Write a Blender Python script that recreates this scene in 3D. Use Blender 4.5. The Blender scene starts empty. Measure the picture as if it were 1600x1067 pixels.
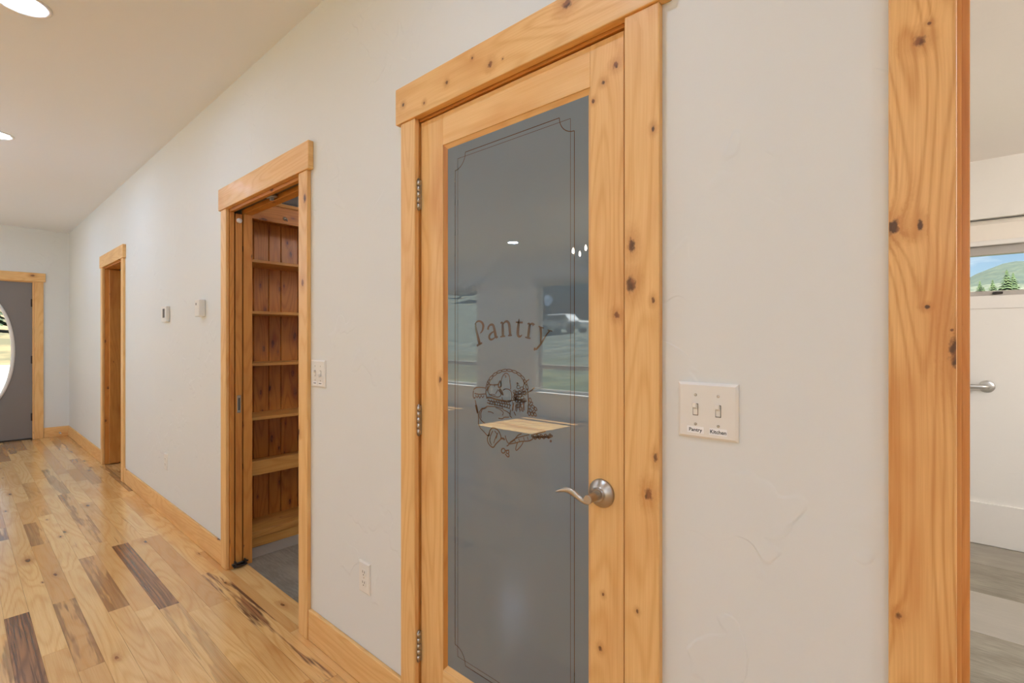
import bpy, bmesh, math, random
from mathutils import Vector
sc = bpy.context.scene
COL = sc.collection
PI = math.pi
random.seed(7)

# ---------------------------------------------------------------- camera
F, VX, HY = 755.6, -72.0, 529.0
TH = math.atan((800 - VX) / F)
H = 1.31                                   # eye height
cd = bpy.data.cameras.new('camera'); cam = bpy.data.objects.new('camera', cd); COL.objects.link(cam)
cam.location = (0, 0, H)
cd.sensor_width = 36; cd.lens = F / 1600 * 36
cd.shift_y = -(533.5 - HY) / 1600
cam.rotation_euler = (PI / 2, 0, PI / 2 - TH)
cd.clip_start = 0.02; cd.clip_end = 9000
sc.camera = cam

# ---------------------------------------------------------------- sky, sun, exposure
sc.view_settings.view_transform = 'Standard'; sc.view_settings.look = 'None'
sc.view_settings.gamma = 1; sc.view_settings.use_curve_mapping = False
sc.view_settings.exposure = EXPO = 0.0
SKY_STRENGTH = 0.12
SUN = 38.0
LAMP = 120.0
W = bpy.data.worlds.new('sky'); sc.world = W; W.use_nodes = True
nt = W.node_tree; nt.nodes.clear()
def wn(t, **k):
    n = nt.nodes.new(t)
    for a, b in k.items(): setattr(n, a, b)
    return n
sky = wn('ShaderNodeTexSky'); sky.sky_type = 'NISHITA'; sky.sun_disc = False
sky.sun_elevation = math.radians(56); sky.sun_rotation = math.radians(180); sky.air_density = 1.1; sky.dust_density = .4; sky.altitude = 2500
tc = wn('ShaderNodeTexCoord'); mp = wn('ShaderNodeMapping'); mp.inputs['Scale'].default_value = (1, 1, 3.2); mp.inputs['Location'].default_value = (.35, .1, .2)
nz = wn('ShaderNodeTexNoise'); nz.inputs['Scale'].default_value = 5.5; nz.inputs['Detail'].default_value = 7; nz.inputs['Roughness'].default_value = .55
cr = wn('ShaderNodeValToRGB'); cr.color_ramp.elements[0].position = .47; cr.color_ramp.elements[1].position = .62
mx = wn('ShaderNodeMixRGB'); mx.inputs[2].default_value = (9.5, 9.8, 10.2, 1)
bg = wn('ShaderNodeBackground'); bg.inputs[1].default_value = SKY_STRENGTH; out = wn('ShaderNodeOutputWorld')
lk = nt.links.new
lk(tc.outputs['Generated'], mp.inputs[0]); lk(mp.outputs[0], nz.inputs['Vector']); lk(nz.outputs[0], cr.inputs[0])
lk(cr.outputs[0], mx.inputs[0]); lk(sky.outputs[0], mx.inputs[1]); lk(mx.outputs[0], bg.inputs[0]); lk(bg.outputs[0], out.inputs[0])

sd = bpy.data.lights.new('sun', 'SUN'); sun = bpy.data.objects.new('sun', sd); COL.objects.link(sun)
sd.energy = SUN; sd.angle = math.radians(.6); sd.color = (1, .975, .93)
sun.rotation_euler = Vector((-.1, 1, -1.5)).to_track_quat('-Z', 'Y').to_euler(); sun.location = (0, -20, 30)
def portal(name, loc, size, d):
    l = bpy.data.lights.new(name, 'AREA'); l.shape = 'RECTANGLE'; l.size, l.size_y = size
    l.cycles.is_portal = True
    o = bpy.data.objects.new(name, l); COL.objects.link(o); o.location = loc
    o.rotation_euler = Vector(d).to_track_quat('-Z', 'Z').to_euler()
sc.cycles.use_denoising = True
sc.cycles.max_bounces = 10; sc.cycles.diffuse_bounces = 7; sc.cycles.glossy_bounces = 4; sc.cycles.transparent_max_bounces = 12
sc.cycles.sample_clamp_indirect = 6; sc.cycles.caustics_reflective = False; sc.cycles.caustics_refractive = False

# ---------------------------------------------------------------- material helpers
class NT:
    def __init__(s, name):
        s.mat = bpy.data.materials.new(name); s.mat.use_nodes = True
        s.t = s.mat.node_tree; s.t.nodes.clear()
        s.out = s.n('ShaderNodeOutputMaterial'); s.b = s.n('ShaderNodeBsdfPrincipled')
        s.l(s.b.outputs[0], s.out.inputs[0])
    def n(s, t, **k):
        n = s.t.nodes.new(t)
        for a, b in k.items(): setattr(n, a, b)
        return n
    def l(s, a, b): s.t.links.new(a, b)
    def put(s, sock, v):
        if isinstance(v, bpy.types.NodeSocket): s.l(v, sock)
        elif v is not None: sock.default_value = v
    def m(s, op, a, b=None, c=None, clamp=False):
        n = s.n('ShaderNodeMath', operation=op, use_clamp=clamp)
        s.put(n.inputs[0], a); s.put(n.inputs[1], b)
        if c is not None: s.put(n.inputs[2], c)
        return n.outputs[0]
    def step(s, v, lo, hi, a=0., b=1.):
        n = s.n('ShaderNodeMapRange', interpolation_type='SMOOTHSTEP')
        s.put(n.inputs[0], v)
        for i, q in enumerate((lo, hi, a, b)): n.inputs[i + 1].default_value = q
        return n.outputs[0]
    def xyz(s, x, y, z=0.):
        n = s.n('ShaderNodeCombineXYZ')
        for i, q in enumerate((x, y, z)): s.put(n.inputs[i], q)
        return n.outputs[0]
    def noise(s, v, scale=1., detail=2., rough=.5):
        n = s.n('ShaderNodeTexNoise'); s.l(v, n.inputs['Vector'])
        n.inputs['Scale'].default_value = scale; n.inputs['Detail'].default_value = detail; n.inputs['Roughness'].default_value = rough
        return n.outputs[0]
    def mix(s, f, a, b, mode='MIX'):
        n = s.n('ShaderNodeMixRGB', blend_type=mode)
        s.put(n.inputs[0], f)
        s.put(n.inputs[1], a if isinstance(a, bpy.types.NodeSocket) else (*a, 1)); s.put(n.inputs[2], b if isinstance(b, bpy.types.NodeSocket) else (*b, 1))
        return n.outputs[0]
    def attr(s, name):
        n = s.n('ShaderNodeAttribute'); n.attribute_name = name; return n.outputs['Fac']
    def bump(s, h, strength, dist):
        n = s.n('ShaderNodeBump'); n.inputs['Strength'].default_value = strength; n.inputs['Distance'].default_value = dist
        s.l(h, n.inputs['Height']); s.l(n.outputs[0], s.b.inputs['Normal'])
    def set(s, **k):
        for a, b in k.items(): s.put(s.b.inputs[a.replace('_', ' ')], b)
        return s

def plain(name, col, rough=.5, metal=0., **k):
    t = NT(name); t.set(Base_Color=(*col, 1), Roughness=rough, Metallic=metal, **k)
    o = t.n('ShaderNodeTexCoord').outputs['Object']
    nz = t.noise(o, 40, 2)
    t.l(t.mix(t.m('MULTIPLY', nz, .10), col, tuple(c * .8 for c in col)), t.b.inputs['Base Color'])
    return t.mat

def wood(name, light, mid, deep, knotcol=(.055, .022, .010), knots=(), kp=.22, rough=.5, ringf=8., heart=False, coat=.04, ks=(3., 5.), kr=.055, blot=.5, ringc=.42, halocol=(.50, .19, .04)):
    """oiled softwood board: UV is metric (u along the grain, v across); 'seed' and 'tone' vary each board"""
    t = NT(name)
    uv = t.n('ShaderNodeUVMap'); sp = t.n('ShaderNodeSeparateXYZ'); t.l(uv.outputs[0], sp.inputs[0])
    u, v = sp.outputs[0], sp.outputs[1]
    seed = t.attr('seed'); tone = t.attr('tone')
    us = t.m('MULTIPLY_ADD', seed, 13.7, u); vs = t.m('MULTIPLY_ADD', seed, 5.3, v)
    kmask = None; halo = None; warp = None
    kw = t.noise(t.xyz(t.m('MULTIPLY', u, 90), t.m('MULTIPLY', v, 120)), 1, 3, .6)
    for (ku, kv, r, el) in knots:
        du = t.m('DIVIDE', t.m('SUBTRACT', u, ku), el); dv = t.m('SUBTRACT', v, kv)
        d = t.m('SQRT', t.m('ADD', t.m('MULTIPLY', du, du), t.m('MULTIPLY', dv, dv)))
        d = t.m('MULTIPLY_ADD', t.m('SUBTRACT', kw, .5), r * 1.5, d)
        k = t.step(d, r * .45, r * 1.0, 1, 0); h = t.step(d, r * .5, r * 3.4, 1, 0)
        w = t.m('MULTIPLY', t.m('POWER', 2.718, t.m('MULTIPLY', d, -1. / (r * 2.2))), r * 1.5)
        kmask = k if kmask is None else t.m('MAXIMUM', kmask, k); halo = h if halo is None else t.m('MAXIMUM', halo, h)
        warp = w if warp is None else t.m('ADD', warp, w)
    # scattered knots
    vor = t.n('ShaderNodeTexVoronoi'); vor.voronoi_dimensions = '2D'; vor.inputs['Scale'].default_value = 1; vor.inputs['Randomness'].default_value = .9
    wob = t.noise(t.xyz(t.m('MULTIPLY', us, 30), t.m('MULTIPLY', vs, 60)), 1, 2)
    t.l(t.xyz(t.m('MULTIPLY_ADD', wob, .05, t.m('MULTIPLY', us, ks[0])), t.m('MULTIPLY_ADD', wob, .05, t.m('MULTIPLY', vs, ks[1]))), vor.inputs['Vector'])
    csp = t.n('ShaderNodeSeparateColor'); t.l(vor.outputs['Color'], csp.inputs[0])
    gate = t.m('LESS_THAN', csp.outputs[0], kp)
    rr = t.m('MULTIPLY_ADD', csp.outputs[1], kr, kr * .35)
    dn = t.m('DIVIDE', t.m('MULTIPLY_ADD', t.m('SUBTRACT', kw, .5), .05, vor.outputs['Distance']), rr)
    k2 = t.m('MULTIPLY', t.step(dn, .55, 1.1, 1, 0), gate); h2 = t.m('MULTIPLY', t.step(dn, .6, 3.6, 1, 0), gate)
    w2 = t.m('MULTIPLY', t.m('MULTIPLY', t.m('POWER', 2.718, t.m('MULTIPLY', dn, -.55)), gate), .022)
    kmask = k2 if kmask is None else t.m('MAXIMUM', kmask, k2); halo = h2 if halo is None else t.m('MAXIMUM', halo, h2)
    warp = w2 if warp is None else t.m('ADD', warp, w2)
    vw = t.m('ADD', vs, warp)
    big = t.noise(t.xyz(t.m('MULTIPLY', us, .9), t.m('MULTIPLY', vw, 6.5)), 1, 1.5, .4)
    big = t.m('MULTIPLY_ADD', warp, 2.2, big)
    rings = t.m('MULTIPLY_ADD', t.m('SINE', t.m('MULTIPLY', big, 6.283 * ringf * 2)), .5, .5)
    rings = t.m('POWER', rings, 3.0)
    streak = t.noise(t.xyz(t.m('MULTIPLY', us, 5), t.m('MULTIPLY', vw, 260)), 1, 3, .6)
    blotch = t.noise(t.xyz(t.m('MULTIPLY', us, 1.7), t.m('MULTIPLY', vs, 6)), 1, 3, .6)
    f = t.m('ADD', t.m('MULTIPLY', rings, ringc), t.m('MULTIPLY', t.step(streak, .3, .7), .38), clamp=True)
    col = t.mix(f, light, mid)
    col = t.mix(t.m('MULTIPLY', t.step(blotch, .48, .75), blot), col, deep)
    col = t.mix(t.m('MULTIPLY', tone, .9), col, deep)
    if heart:
        ht = t.attr('heart')
        hn = t.noise(t.xyz(t.m('MULTIPLY', us, .9), t.m('MULTIPLY', vw, 11)), 1, 4, .6)
        hm = t.m('MAXIMUM', t.m('MULTIPLY', t.step(hn, .47, .53), ht, clamp=True), t.m('SUBTRACT', ht, 1.3, clamp=True), clamp=True)
        hs = t.noise(t.xyz(t.m('MULTIPLY', us, 1.3), t.m('MULTIPLY', vw, 75)), 1, 4, .65)
        dark = t.mix(t.m('MAXIMUM', t.step(hs, .42, .58), t.m('MULTIPLY', rings, .6)), (.34, .15, .065), (.085, .032, .02))
        col = t.mix(t.m('MULTIPLY', hm, .92), col, dark)
        mn = t.noise(t.xyz(t.m('MULTIPLY', us, 1.6), t.m('MULTIPLY', vw, 34)), 1, 4, .6)
        col = t.mix(t.m('MULTIPLY', t.step(mn, .67, .74), .5), col, (.20, .075, .025))
    col = t.mix(t.m('MULTIPLY', halo, .50), col, halocol)
    kn = t.mix(t.step(wob, .42, .6), knotcol, (.24, .085, .03))
    col = t.mix(t.m('MULTIPLY', kmask, .88), col, kn)
    t.l(col, t.b.inputs['Base Color'])
    t.set(Roughness=t.m('MULTIPLY_ADD', streak, .12, rough - .06), Coat_Weight=coat, Coat_Roughness=.16)
    t.bump(t.m('SUBTRACT', streak, t.m('MULTIPLY', kmask, .4)), .12, .0006)
    return t.mat

def wall_paint(name, col, amt=.5):
    t = NT(name); o = t.n('ShaderNodeNewGeometry').outputs['Position']
    w1 = t.noise(o, 2.6, 3, .55)
    mpn = t.n('ShaderNodeVectorMath', operation='MULTIPLY_ADD')
    cmb = t.xyz(w1, w1, w1); mpn.inputs[1].default_value = (.35, .35, .35); t.l(cmb, mpn.inputs[0]); t.l(o, mpn.inputs[2])
    a = t.noise(mpn.outputs[0], 6.5, 2, .5)
    edge = t.step(a, .55, .585)                 # trowel laps: thin raised patches with crisp edges
    b = t.noise(o, 90, 3, .6); msk = t.step(t.noise(o, 3.1, 2), .45, .6)
    h = t.m('ADD', t.m('MULTIPLY', edge, msk), t.m('MULTIPLY', b, .12))
    t.bump(h, amt, .0012)
    t.set(Roughness=.62); t.l(t.mix(t.m('MULTIPLY', w1, .12), col, tuple(c * .93 for c in col)), t.b.inputs['Base Color'])
    return t.mat

M = {}
A_L, A_M, A_D = (.84, .535, .225), (.70, .37, .115), (.60, .25, .065)
M['alder'] = wood('alder_board', A_L, A_M, A_D)
M['alder_head'] = wood('alder_head', A_L, A_M, A_D, kp=0, knots=[(-.948, 2.090, .011, 1.), (-1.021, 2.136, .005, 1.), (-1.134, 2.103, .007, 1.), (-.685, 2.143, .014, 1.2), (-.9, 2.088, .003, 1), (-1.355, 2.103, .008, 1), (-1.243, 2.075, .006, 1.)])
M['alder_post'] = wood('alder_post', (.84, .51, .20), (.62, .29, .08), (.58, .22, .05), kp=0, ringf=13, ringc=.55, blot=.8, knots=[(1.783, -.014, .0095, 1.1), (1.806, -.002, .0035, 1.), (1.492, -.047, .013, 1.1), (1.490, -.013, .0045, 2.6), (1.29, .030, .011, 3.0), (1.36, -.005, .004, 1), (.86, -.040, .005, 1.4), (1.323, .024, .003, 1.)])
M['alder_casing'] = wood('alder_casing', A_L, A_M, A_D, kp=.1, knots=[(1.771, -.461, .005, 1.6), (1.394, -.461, .005, 1.6), (1.521, -.513, .010, 2.0), (.966, -.472, .011, 1.6), (.698, -.499, .004, 1.3), (1.05, -.455, .006, 2.)])
M['alder_stile'] = wood('alder_stile', A_L, A_M, A_D, kp=0, knots=[(1.366, -.564, .009, 1.1), (1.961, -.566, .009, 1.1), (1.894, -.628, .006, 1.), (1.93, -.60, .006, 1.), (.556, -.608, .006, 1.3), (.69, -.60, .004, 1.3), (.40, -.57, .01, 1.2)])
M['alder_rail'] = wood('alder_rail', (.86, .56, .25), (.76, .43, .15), A_D, kp=.05, ringf=4)
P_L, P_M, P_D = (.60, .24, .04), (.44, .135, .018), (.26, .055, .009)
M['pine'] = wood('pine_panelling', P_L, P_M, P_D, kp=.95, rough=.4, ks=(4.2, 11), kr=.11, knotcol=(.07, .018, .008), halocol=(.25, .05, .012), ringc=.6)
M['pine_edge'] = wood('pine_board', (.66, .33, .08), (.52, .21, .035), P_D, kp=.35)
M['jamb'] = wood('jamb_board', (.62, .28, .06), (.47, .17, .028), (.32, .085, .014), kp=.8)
M['jamb_post'] = wood('bathroom_jamb', (.76, .38, .12), (.62, .27, .065), (.46, .16, .04), kp=.3)
M['floor'] = wood('hickory_plank', (.90, .61, .27), (.68, .36, .105), (.54, .24, .06), kp=.3, rough=.2, heart=True, coat=.5, ringf=7, ks=(2.2, 6), kr=.06, blot=.5, ringc=.36, halocol=(.42, .18, .06))
M['wall'] = wall_paint('plaster_wall', (.73, .75, .735), .9)
M['wall2'] = wall_paint('bathroom_plaster', (.80, .785, .755), .25)
M['ceil'] = wall_paint('plaster_ceiling', (.79, .82, .87), .2)
M['ceil2'] = wall_paint('bathroom_ceiling', (.84, .79, .74), .2)
M['white'] = plain('ivory_plastic', (.78, .76, .71), .35)
M['label'] = plain('white_label_tape', (.88, .88, .88), .5)
M['ink'] = plain('black_ink', (.05, .05, .06), .6)
M['slot'] = plain('dark_slot', (.10, .09, .075), .6)
M['nickel'] = plain('satin_nickel', (.52, .47, .41), .32, 1.)
M['bronze'] = plain('dark_bronze', (.06, .05, .045), .4, .8)
M['steel'] = plain('brushed_steel', (.55, .54, .52), .35, 1.)
M['door'] = plain('grey_door_paint', (.205, .185, .175), .45)
M['whitewood'] = plain('white_trim', (.80, .78, .75), .4)
M['vinyl'] = plain('grey_window_vinyl', (.46, .43, .40), .45)
M['shade'] = plain('cream_shade_cloth', (.82, .77, .70), .8)
M['rubber'] = plain('white_rubber', (.75, .72, .68), .6)
M['black'] = plain('black_gap', (.015, .013, .012), .8)

def emis(name, col, s):
    t = NT(name); t.set(Base_Color=(.9, .9, .9, 1), Roughness=.5, Emission_Color=(*col, 1), Emission_Strength=s)
    if s > 20: t.mat.cycles.emission_sampling = 'FRONT'
    return t.mat
M['lens'] = emis('lamp_lens', (.71, .985, 1.42), LAMP)
M['lens_dim'] = emis('lamp_lens_dimmed', (.71, .985, 1.42), LAMP * .62)
M['fill_globe_warm'] = emis('warm_fill_globe', (1, .90, .80), 98.)  # glow for the added lamps in bathroom and closet
M['globe'] = emis('fill_globe', (.71, .985, 1.42), 12.)  # glow for the added pendants behind the camera
M['fill_globe_entry'] = emis('entry_fill_globe', (.71, .985, 1.34), 31.)  # glow for the added pendants over the entry
M['bulb'] = emis('candle_bulb', (1, .82, .6), 60.)

# thin window pane: clear, with a fresnel reflection
t = NT('window_pane'); t.t.nodes.remove(t.b)
tr = t.n('ShaderNodeBsdfTransparent'); tr.inputs[0].default_value = (.95, .97, .96, 1)
gl = t.n('ShaderNodeBsdfGlossy'); gl.inputs['Roughness'].default_value = 0
fr = t.n('ShaderNodeFresnel'); fr.inputs[0].default_value = 1.45
ms = t.n('ShaderNodeMixShader'); t.l(t.m('MULTIPLY', fr.outputs[0], t.m('SUBTRACT', 1, t.n('ShaderNodeNewGeometry').outputs['Backfacing'])), ms.inputs[0]); t.l(tr.outputs[0], ms.inputs[1]); t.l(gl.outputs[0], ms.inputs[2]); t.l(ms.outputs[0], t.out.inputs[0])
M['pane'] = t.mat
# satin grey pantry glass: opaque frosted back, polished front
t = NT('frosted_glass'); o = t.n('ShaderNodeNewGeometry').outputs['Position']
nz = t.noise(o, 3, 2)
t.l(t.mix(nz, (.130, .178, .215), (.142, .192, .232)), t.b.inputs['Base Color'])
t.set(Roughness=.0, IOR=2.0); M['frost'] = t.mat
t = NT('clear_etching'); o = t.n('ShaderNodeNewGeometry').outputs['Position']
t.l(t.mix(t.noise(o, 12, 2), (.055, .028, .012), (.10, .05, .02)), t.b.inputs['Base Color'])
t.set(Roughness=.03, IOR=1.9); M['etch'] = t.mat

# wood look vinyl tile
t = NT('grey_vinyl_tile'); uv = t.n('ShaderNodeUVMap'); sp = t.n('ShaderNodeSeparateXYZ'); t.l(uv.outputs[0], sp.inputs[0])
seed = t.attr('seed'); tone = t.attr('tone')
us = t.m('MULTIPLY_ADD', seed, 9.1, sp.outputs[0]); vs = t.m('MULTIPLY_ADD', seed, 3.3, sp.outputs[1])
a = t.noise(t.xyz(t.m('MULTIPLY', us, 3), t.m('MULTIPLY', vs, 8)), 1, 4, .6); b = t.noise(t.xyz(t.m('MULTIPLY', us, 14), t.m('MULTIPLY', vs, 90)), 1, 3, .6)
f = t.m('ADD', t.m('MULTIPLY', a, .6), t.m('MULTIPLY', b, .4))
c = t.mix(t.step(f, .35, .68), (.15, .13, .095), (.30, .27, .21))
c = t.mix(tone, c, (.42, .39, .34))
t.l(c, t.b.inputs['Base Color']); t.set(Roughness=.35); t.bump(b, .1, .0008); M['tile'] = t.mat

def leafy(name, c1, c2, scale=3., rough=.9):
    t = NT(name); o = t.n('ShaderNodeNewGeometry').outputs['Position']
    a = t.noise(o, scale, 5, .7)
    t.l(t.mix(t.step(a, .38, .62), c1, c2), t.b.inputs['Base Color']); t.set(Roughness=rough); return t
M['pinetree'] = leafy('pine_foliage', (.012, .026, .008), (.04, .065, .018), 2.).mat
M['bark'] = leafy('bark', (.12, .08, .05), (.2, .15, .1), 8).mat
M['mountain'] = leafy('forest_mountain', (.013, .024, .018), (.030, .040, .026), .05).mat
M['concrete'] = leafy('patio_concrete', (.30, .29, .275), (.35, .335, .31), 3).mat
M['housewall'] = leafy('brown_siding', (.14, .085, .06), (.18, .11, .075), 3).mat
M['roof'] = leafy('grey_roof', (.10, .12, .14), (.16, .18, .2), 3).mat
M['carpaint'] = plain('white_car_paint', (.8, .82, .85), .25)
M['carglass'] = plain('car_window', (.03, .04, .05), .1)
t = NT('sagebrush_ground'); g = t.n('ShaderNodeNewGeometry').outputs['Position']
sp = t.n('ShaderNodeSeparateXYZ'); t.l(g, sp.inputs[0])
a = t.noise(g, 1.4, 6, .7); b = t.noise(g, .25, 4, .6)
grass = t.mix(t.step(a, .38, .6), (.032, .05, .016), (.095, .105, .036))
sage = t.mix(t.step(a, .38, .6), (.03, .042, .03), (.11, .125, .10))
dist = t.m('ADD', t.m('ABSOLUTE', sp.outputs[1]), t.m('MULTIPLY', b, 9))
c = t.mix(t.step(dist, 17, 22), grass, sage)
c = t.mix(t.step(sp.outputs[1], 50, 75), c, t.mix(t.step(t.noise(g, .5, 6, .75), .4, .6), (.02, .03, .018), (.075, .08, .055)))
tan = t.mix(t.m('MULTIPLY', t.step(t.m('MULTIPLY', sp.outputs[0], -1), 12, 15), t.step(sp.outputs[1], -20, -12)), c, t.mix(t.step(b, .4, .6), (.05, .045, .02), (.13, .095, .045)))
t.l(tan, t.b.inputs['Base Color']); t.set(Roughness=.95); M['ground'] = t.mat

# ---------------------------------------------------------------- mesh helpers
def new(): 
    bm = bmesh.new(); bm.loops.layers.uv.new('UVMap')
    bm.verts.layers.float.new('seed'); bm.verts.layers.float.new('tone'); bm.verts.layers.float.new('heart')
    return bm
def setattrs(bm, vs, seed, tone, heart):
    L = bm.verts.layers.float
    for v in vs: v[L['seed']] = seed; v[L['tone']] = tone; v[L['heart']] = heart
def uvface(bm, f, axis):
    uvl = bm.loops.layers.uv['UVMap']; f.normal_update(); n = [abs(q) for q in f.normal]
    na = n.index(max(n)); oth = [i for i in range(3) if i != axis and i != na]
    if na == axis: ua, va = [i for i in range(3) if i != axis]; ks = .3
    else: ua, va = axis, oth[0]; ks = 1.
    for l in f.loops: l[uvl].uv = (l.vert.co[ua] * ks, l.vert.co[va])
def box(bm, x0, x1, y0, y1, z0, z1, bev=0., axis=None, seed=None, tone=0., heart=0., seg=1):
    if axis is None:
        s = (abs(x1 - x0), abs(y1 - y0), abs(z1 - z0)); axis = s.index(max(s))
    r = bmesh.ops.create_cube(bm, size=1)
    vs = r['verts']
    for v in vs:
        v.co = Vector((x0 + (v.co.x + .5) * (x1 - x0), y0 + (v.co.y + .5) * (y1 - y0), z0 + (v.co.z + .5) * (z1 - z0)))
    fs = set(f for v in vs for f in v.link_faces)
    if bev > 0:
        es = list(set(e for v in vs for e in v.link_edges))
        rb = bmesh.ops.bevel(bm, geom=es, offset=bev, segments=seg, affect='EDGES', profile=.5)
        fs = set(f for v in rb['verts'] for f in v.link_faces) | set(rb['faces']); fs = set(f for f in fs if f.is_valid)
        vs = list(set(v for f in fs for v in f.verts))
    for f in fs: uvface(bm, f, axis)
    setattrs(bm, vs, random.random() * 9 if seed is None else seed, tone, heart)
    return vs
def lathe(bm, prof, c, axis='Z', n=28, sx=1.):
    """prof: list of (radius, distance along axis)"""
    rings = []
    for r, h in prof:
        ring = []
        for i in range(n):
            a = 2 * PI * i / n; p, q = r * math.cos(a) * sx, r * math.sin(a)
            co = {'Z': (p, q, h), 'Y': (p, h, q), 'X': (h, p, q)}[axis]
            ring.append(bm.verts.new(Vector(co) + Vector(c)))
        rings.append(ring)
    for a, b in zip(rings, rings[1:]):
        for i in range(n):
            f = bm.faces.new((a[i], a[(i + 1) % n], b[(i + 1) % n], b[i])); f.smooth = True
    for ring in (rings[0], rings[-1]):
        try: bm.faces.new(ring)
        except ValueError: pass
def tube(bm, pts, r, n=8, caps=True):
    pts = [Vector(p) for p in pts]; rings = []
    rs = r if isinstance(r, (list, tuple)) else [r] * len(pts)
    for i, p in enumerate(pts):
        d = (pts[min(i + 1, len(pts) - 1)] - pts[max(i - 1, 0)]).normalized()
        up = Vector((0, 0, 1)) if abs(d.z) < .9 else Vector((1, 0, 0))
        a = d.cross(up).normalized(); b = d.cross(a).normalized()
        rings.append([bm.verts.new(p + (a * math.cos(2 * PI * k / n) + b * math.sin(2 * PI * k / n)) * rs[i]) for k in range(n)])
    for a, b in zip(rings, rings[1:]):
        for i in range(n):
            f = bm.faces.new((a[i], a[(i + 1) % n], b[(i + 1) % n], b[i])); f.smooth = True
    if caps:
        for q in (rings[0], rings[-1]): bm.faces.new(q)
def wloc(o):
    v = Vector((0, 0, 0))
    while o is not None: v += o.location; o = o.parent
    return v
def obj(name, bm, mat, parent=None, smooth=False, label=None, cat=None, group=None, kind=None):
    bmesh.ops.recalc_face_normals(bm, faces=bm.faces)
    xs = [v.co for v in bm.verts]
    base = Vector(((min(c.x for c in xs) + max(c.x for c in xs)) / 2, (min(c.y for c in xs) + max(c.y for c in xs)) / 2, min(c.z for c in xs)))
    for v in bm.verts: v.co -= base
    me = bpy.data.meshes.new(name); bm.to_mesh(me); bm.free()
    me.materials.append(M[mat] if isinstance(mat, str) else mat)
    if smooth:
        for p in me.polygons: p.use_smooth = True
    o = bpy.data.objects.new(name, me); COL.objects.link(o)
    if parent is not None: o.parent = parent; o.location = base - wloc(parent)
    else: o.location = base
    return tag(o, label, cat, group, kind)
def tag(o, label=None, cat=None, group=None, kind=None):
    if label: o['label'] = label
    if cat: o['category'] = cat
    if group: o['group'] = group
    if kind: o['kind'] = kind
    return o
def empty(name, loc, label=None, cat=None, group=None, kind=None):
    o = bpy.data.objects.new(name, None); COL.objects.link(o); o.location = loc; o.empty_display_size = .1
    return tag(o, label, cat, group, kind)
def board(name, par, mat, *b, bev=.0015, **k):
    bm = new(); box(bm, *b, bev=bev, **k); return obj(name, bm, mat, par)
def copy_tree(o, parent=None):
    c = o.copy(); COL.objects.link(c)
    if parent is not None: c.parent = parent
    for ch in list(o.children): copy_tree(ch, c)
    return c

# etched strokes in the glass plane: x,z,width in 0.1 mm
LETTERS={'P': '-10492,13565,44 -10453,13354,51 -10376,13135,63 -10307,12945,67|-10427,12880,39 -10307,12936,43 -10198,12973,31|-10502,13547,20 -10427,13609,32 -10325,13629,35 -10210,13586,43 -10155,13495,55 -10173,13387,47 -10215,13315,31 -10281,13262,16', 'a': '-9961,13367,50 -9931,13455,39 -9850,13511,38 -9753,13497,50 -9705,13399,57 -9669,13257,61 -9633,13152,57 -9561,13151,27|-9697,13319,19 -9814,13267,35 -9899,13188,46 -9899,13108,46 -9826,13072,38 -9717,13108,27 -9645,13169,19', 'n': '-9454,13544,23 -9389,13560,41 -9372,13394,56 -9361,13186,56|-9466,13151,26 -9361,13165,30 -9268,13171,22|-9372,13507,26 -9279,13583,34 -9187,13590,45 -9125,13511,56 -9102,13356,56 -9084,13202,56|-9164,13185,22 -9084,13191,30 -9016,13198,22', 't': '-8748,13655,18 -8766,13555,47 -8788,13386,59 -8797,13234,59 -8759,13166,47 -8693,13166,29 -8643,13208,15|-8870,13565,26 -8759,13554,29 -8617,13551,36', 'r': '-8444,13506,22 -8376,13505,43 -8391,13348,54 -8419,13140,54|-8530,13141,22 -8423,13119,32 -8338,13106,21|-8376,13455,22 -8317,13503,36 -8254,13502,43 -8222,13464,64', 'y': '-8056,13433,21 -7974,13404,25 -7883,13387,21|-7988,13399,49 -7974,13245,46 -7978,13099,39 -7988,12953,25|-7752,13332,17 -7682,13315,21 -7594,13298,17|-7682,13310,21 -7782,13211,24 -7883,13083,31 -7984,12953,32 -8087,12854,35 -8149,12796,28|-8222,12819,25 -8195,12812,60 -8166,12787,25'}
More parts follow.
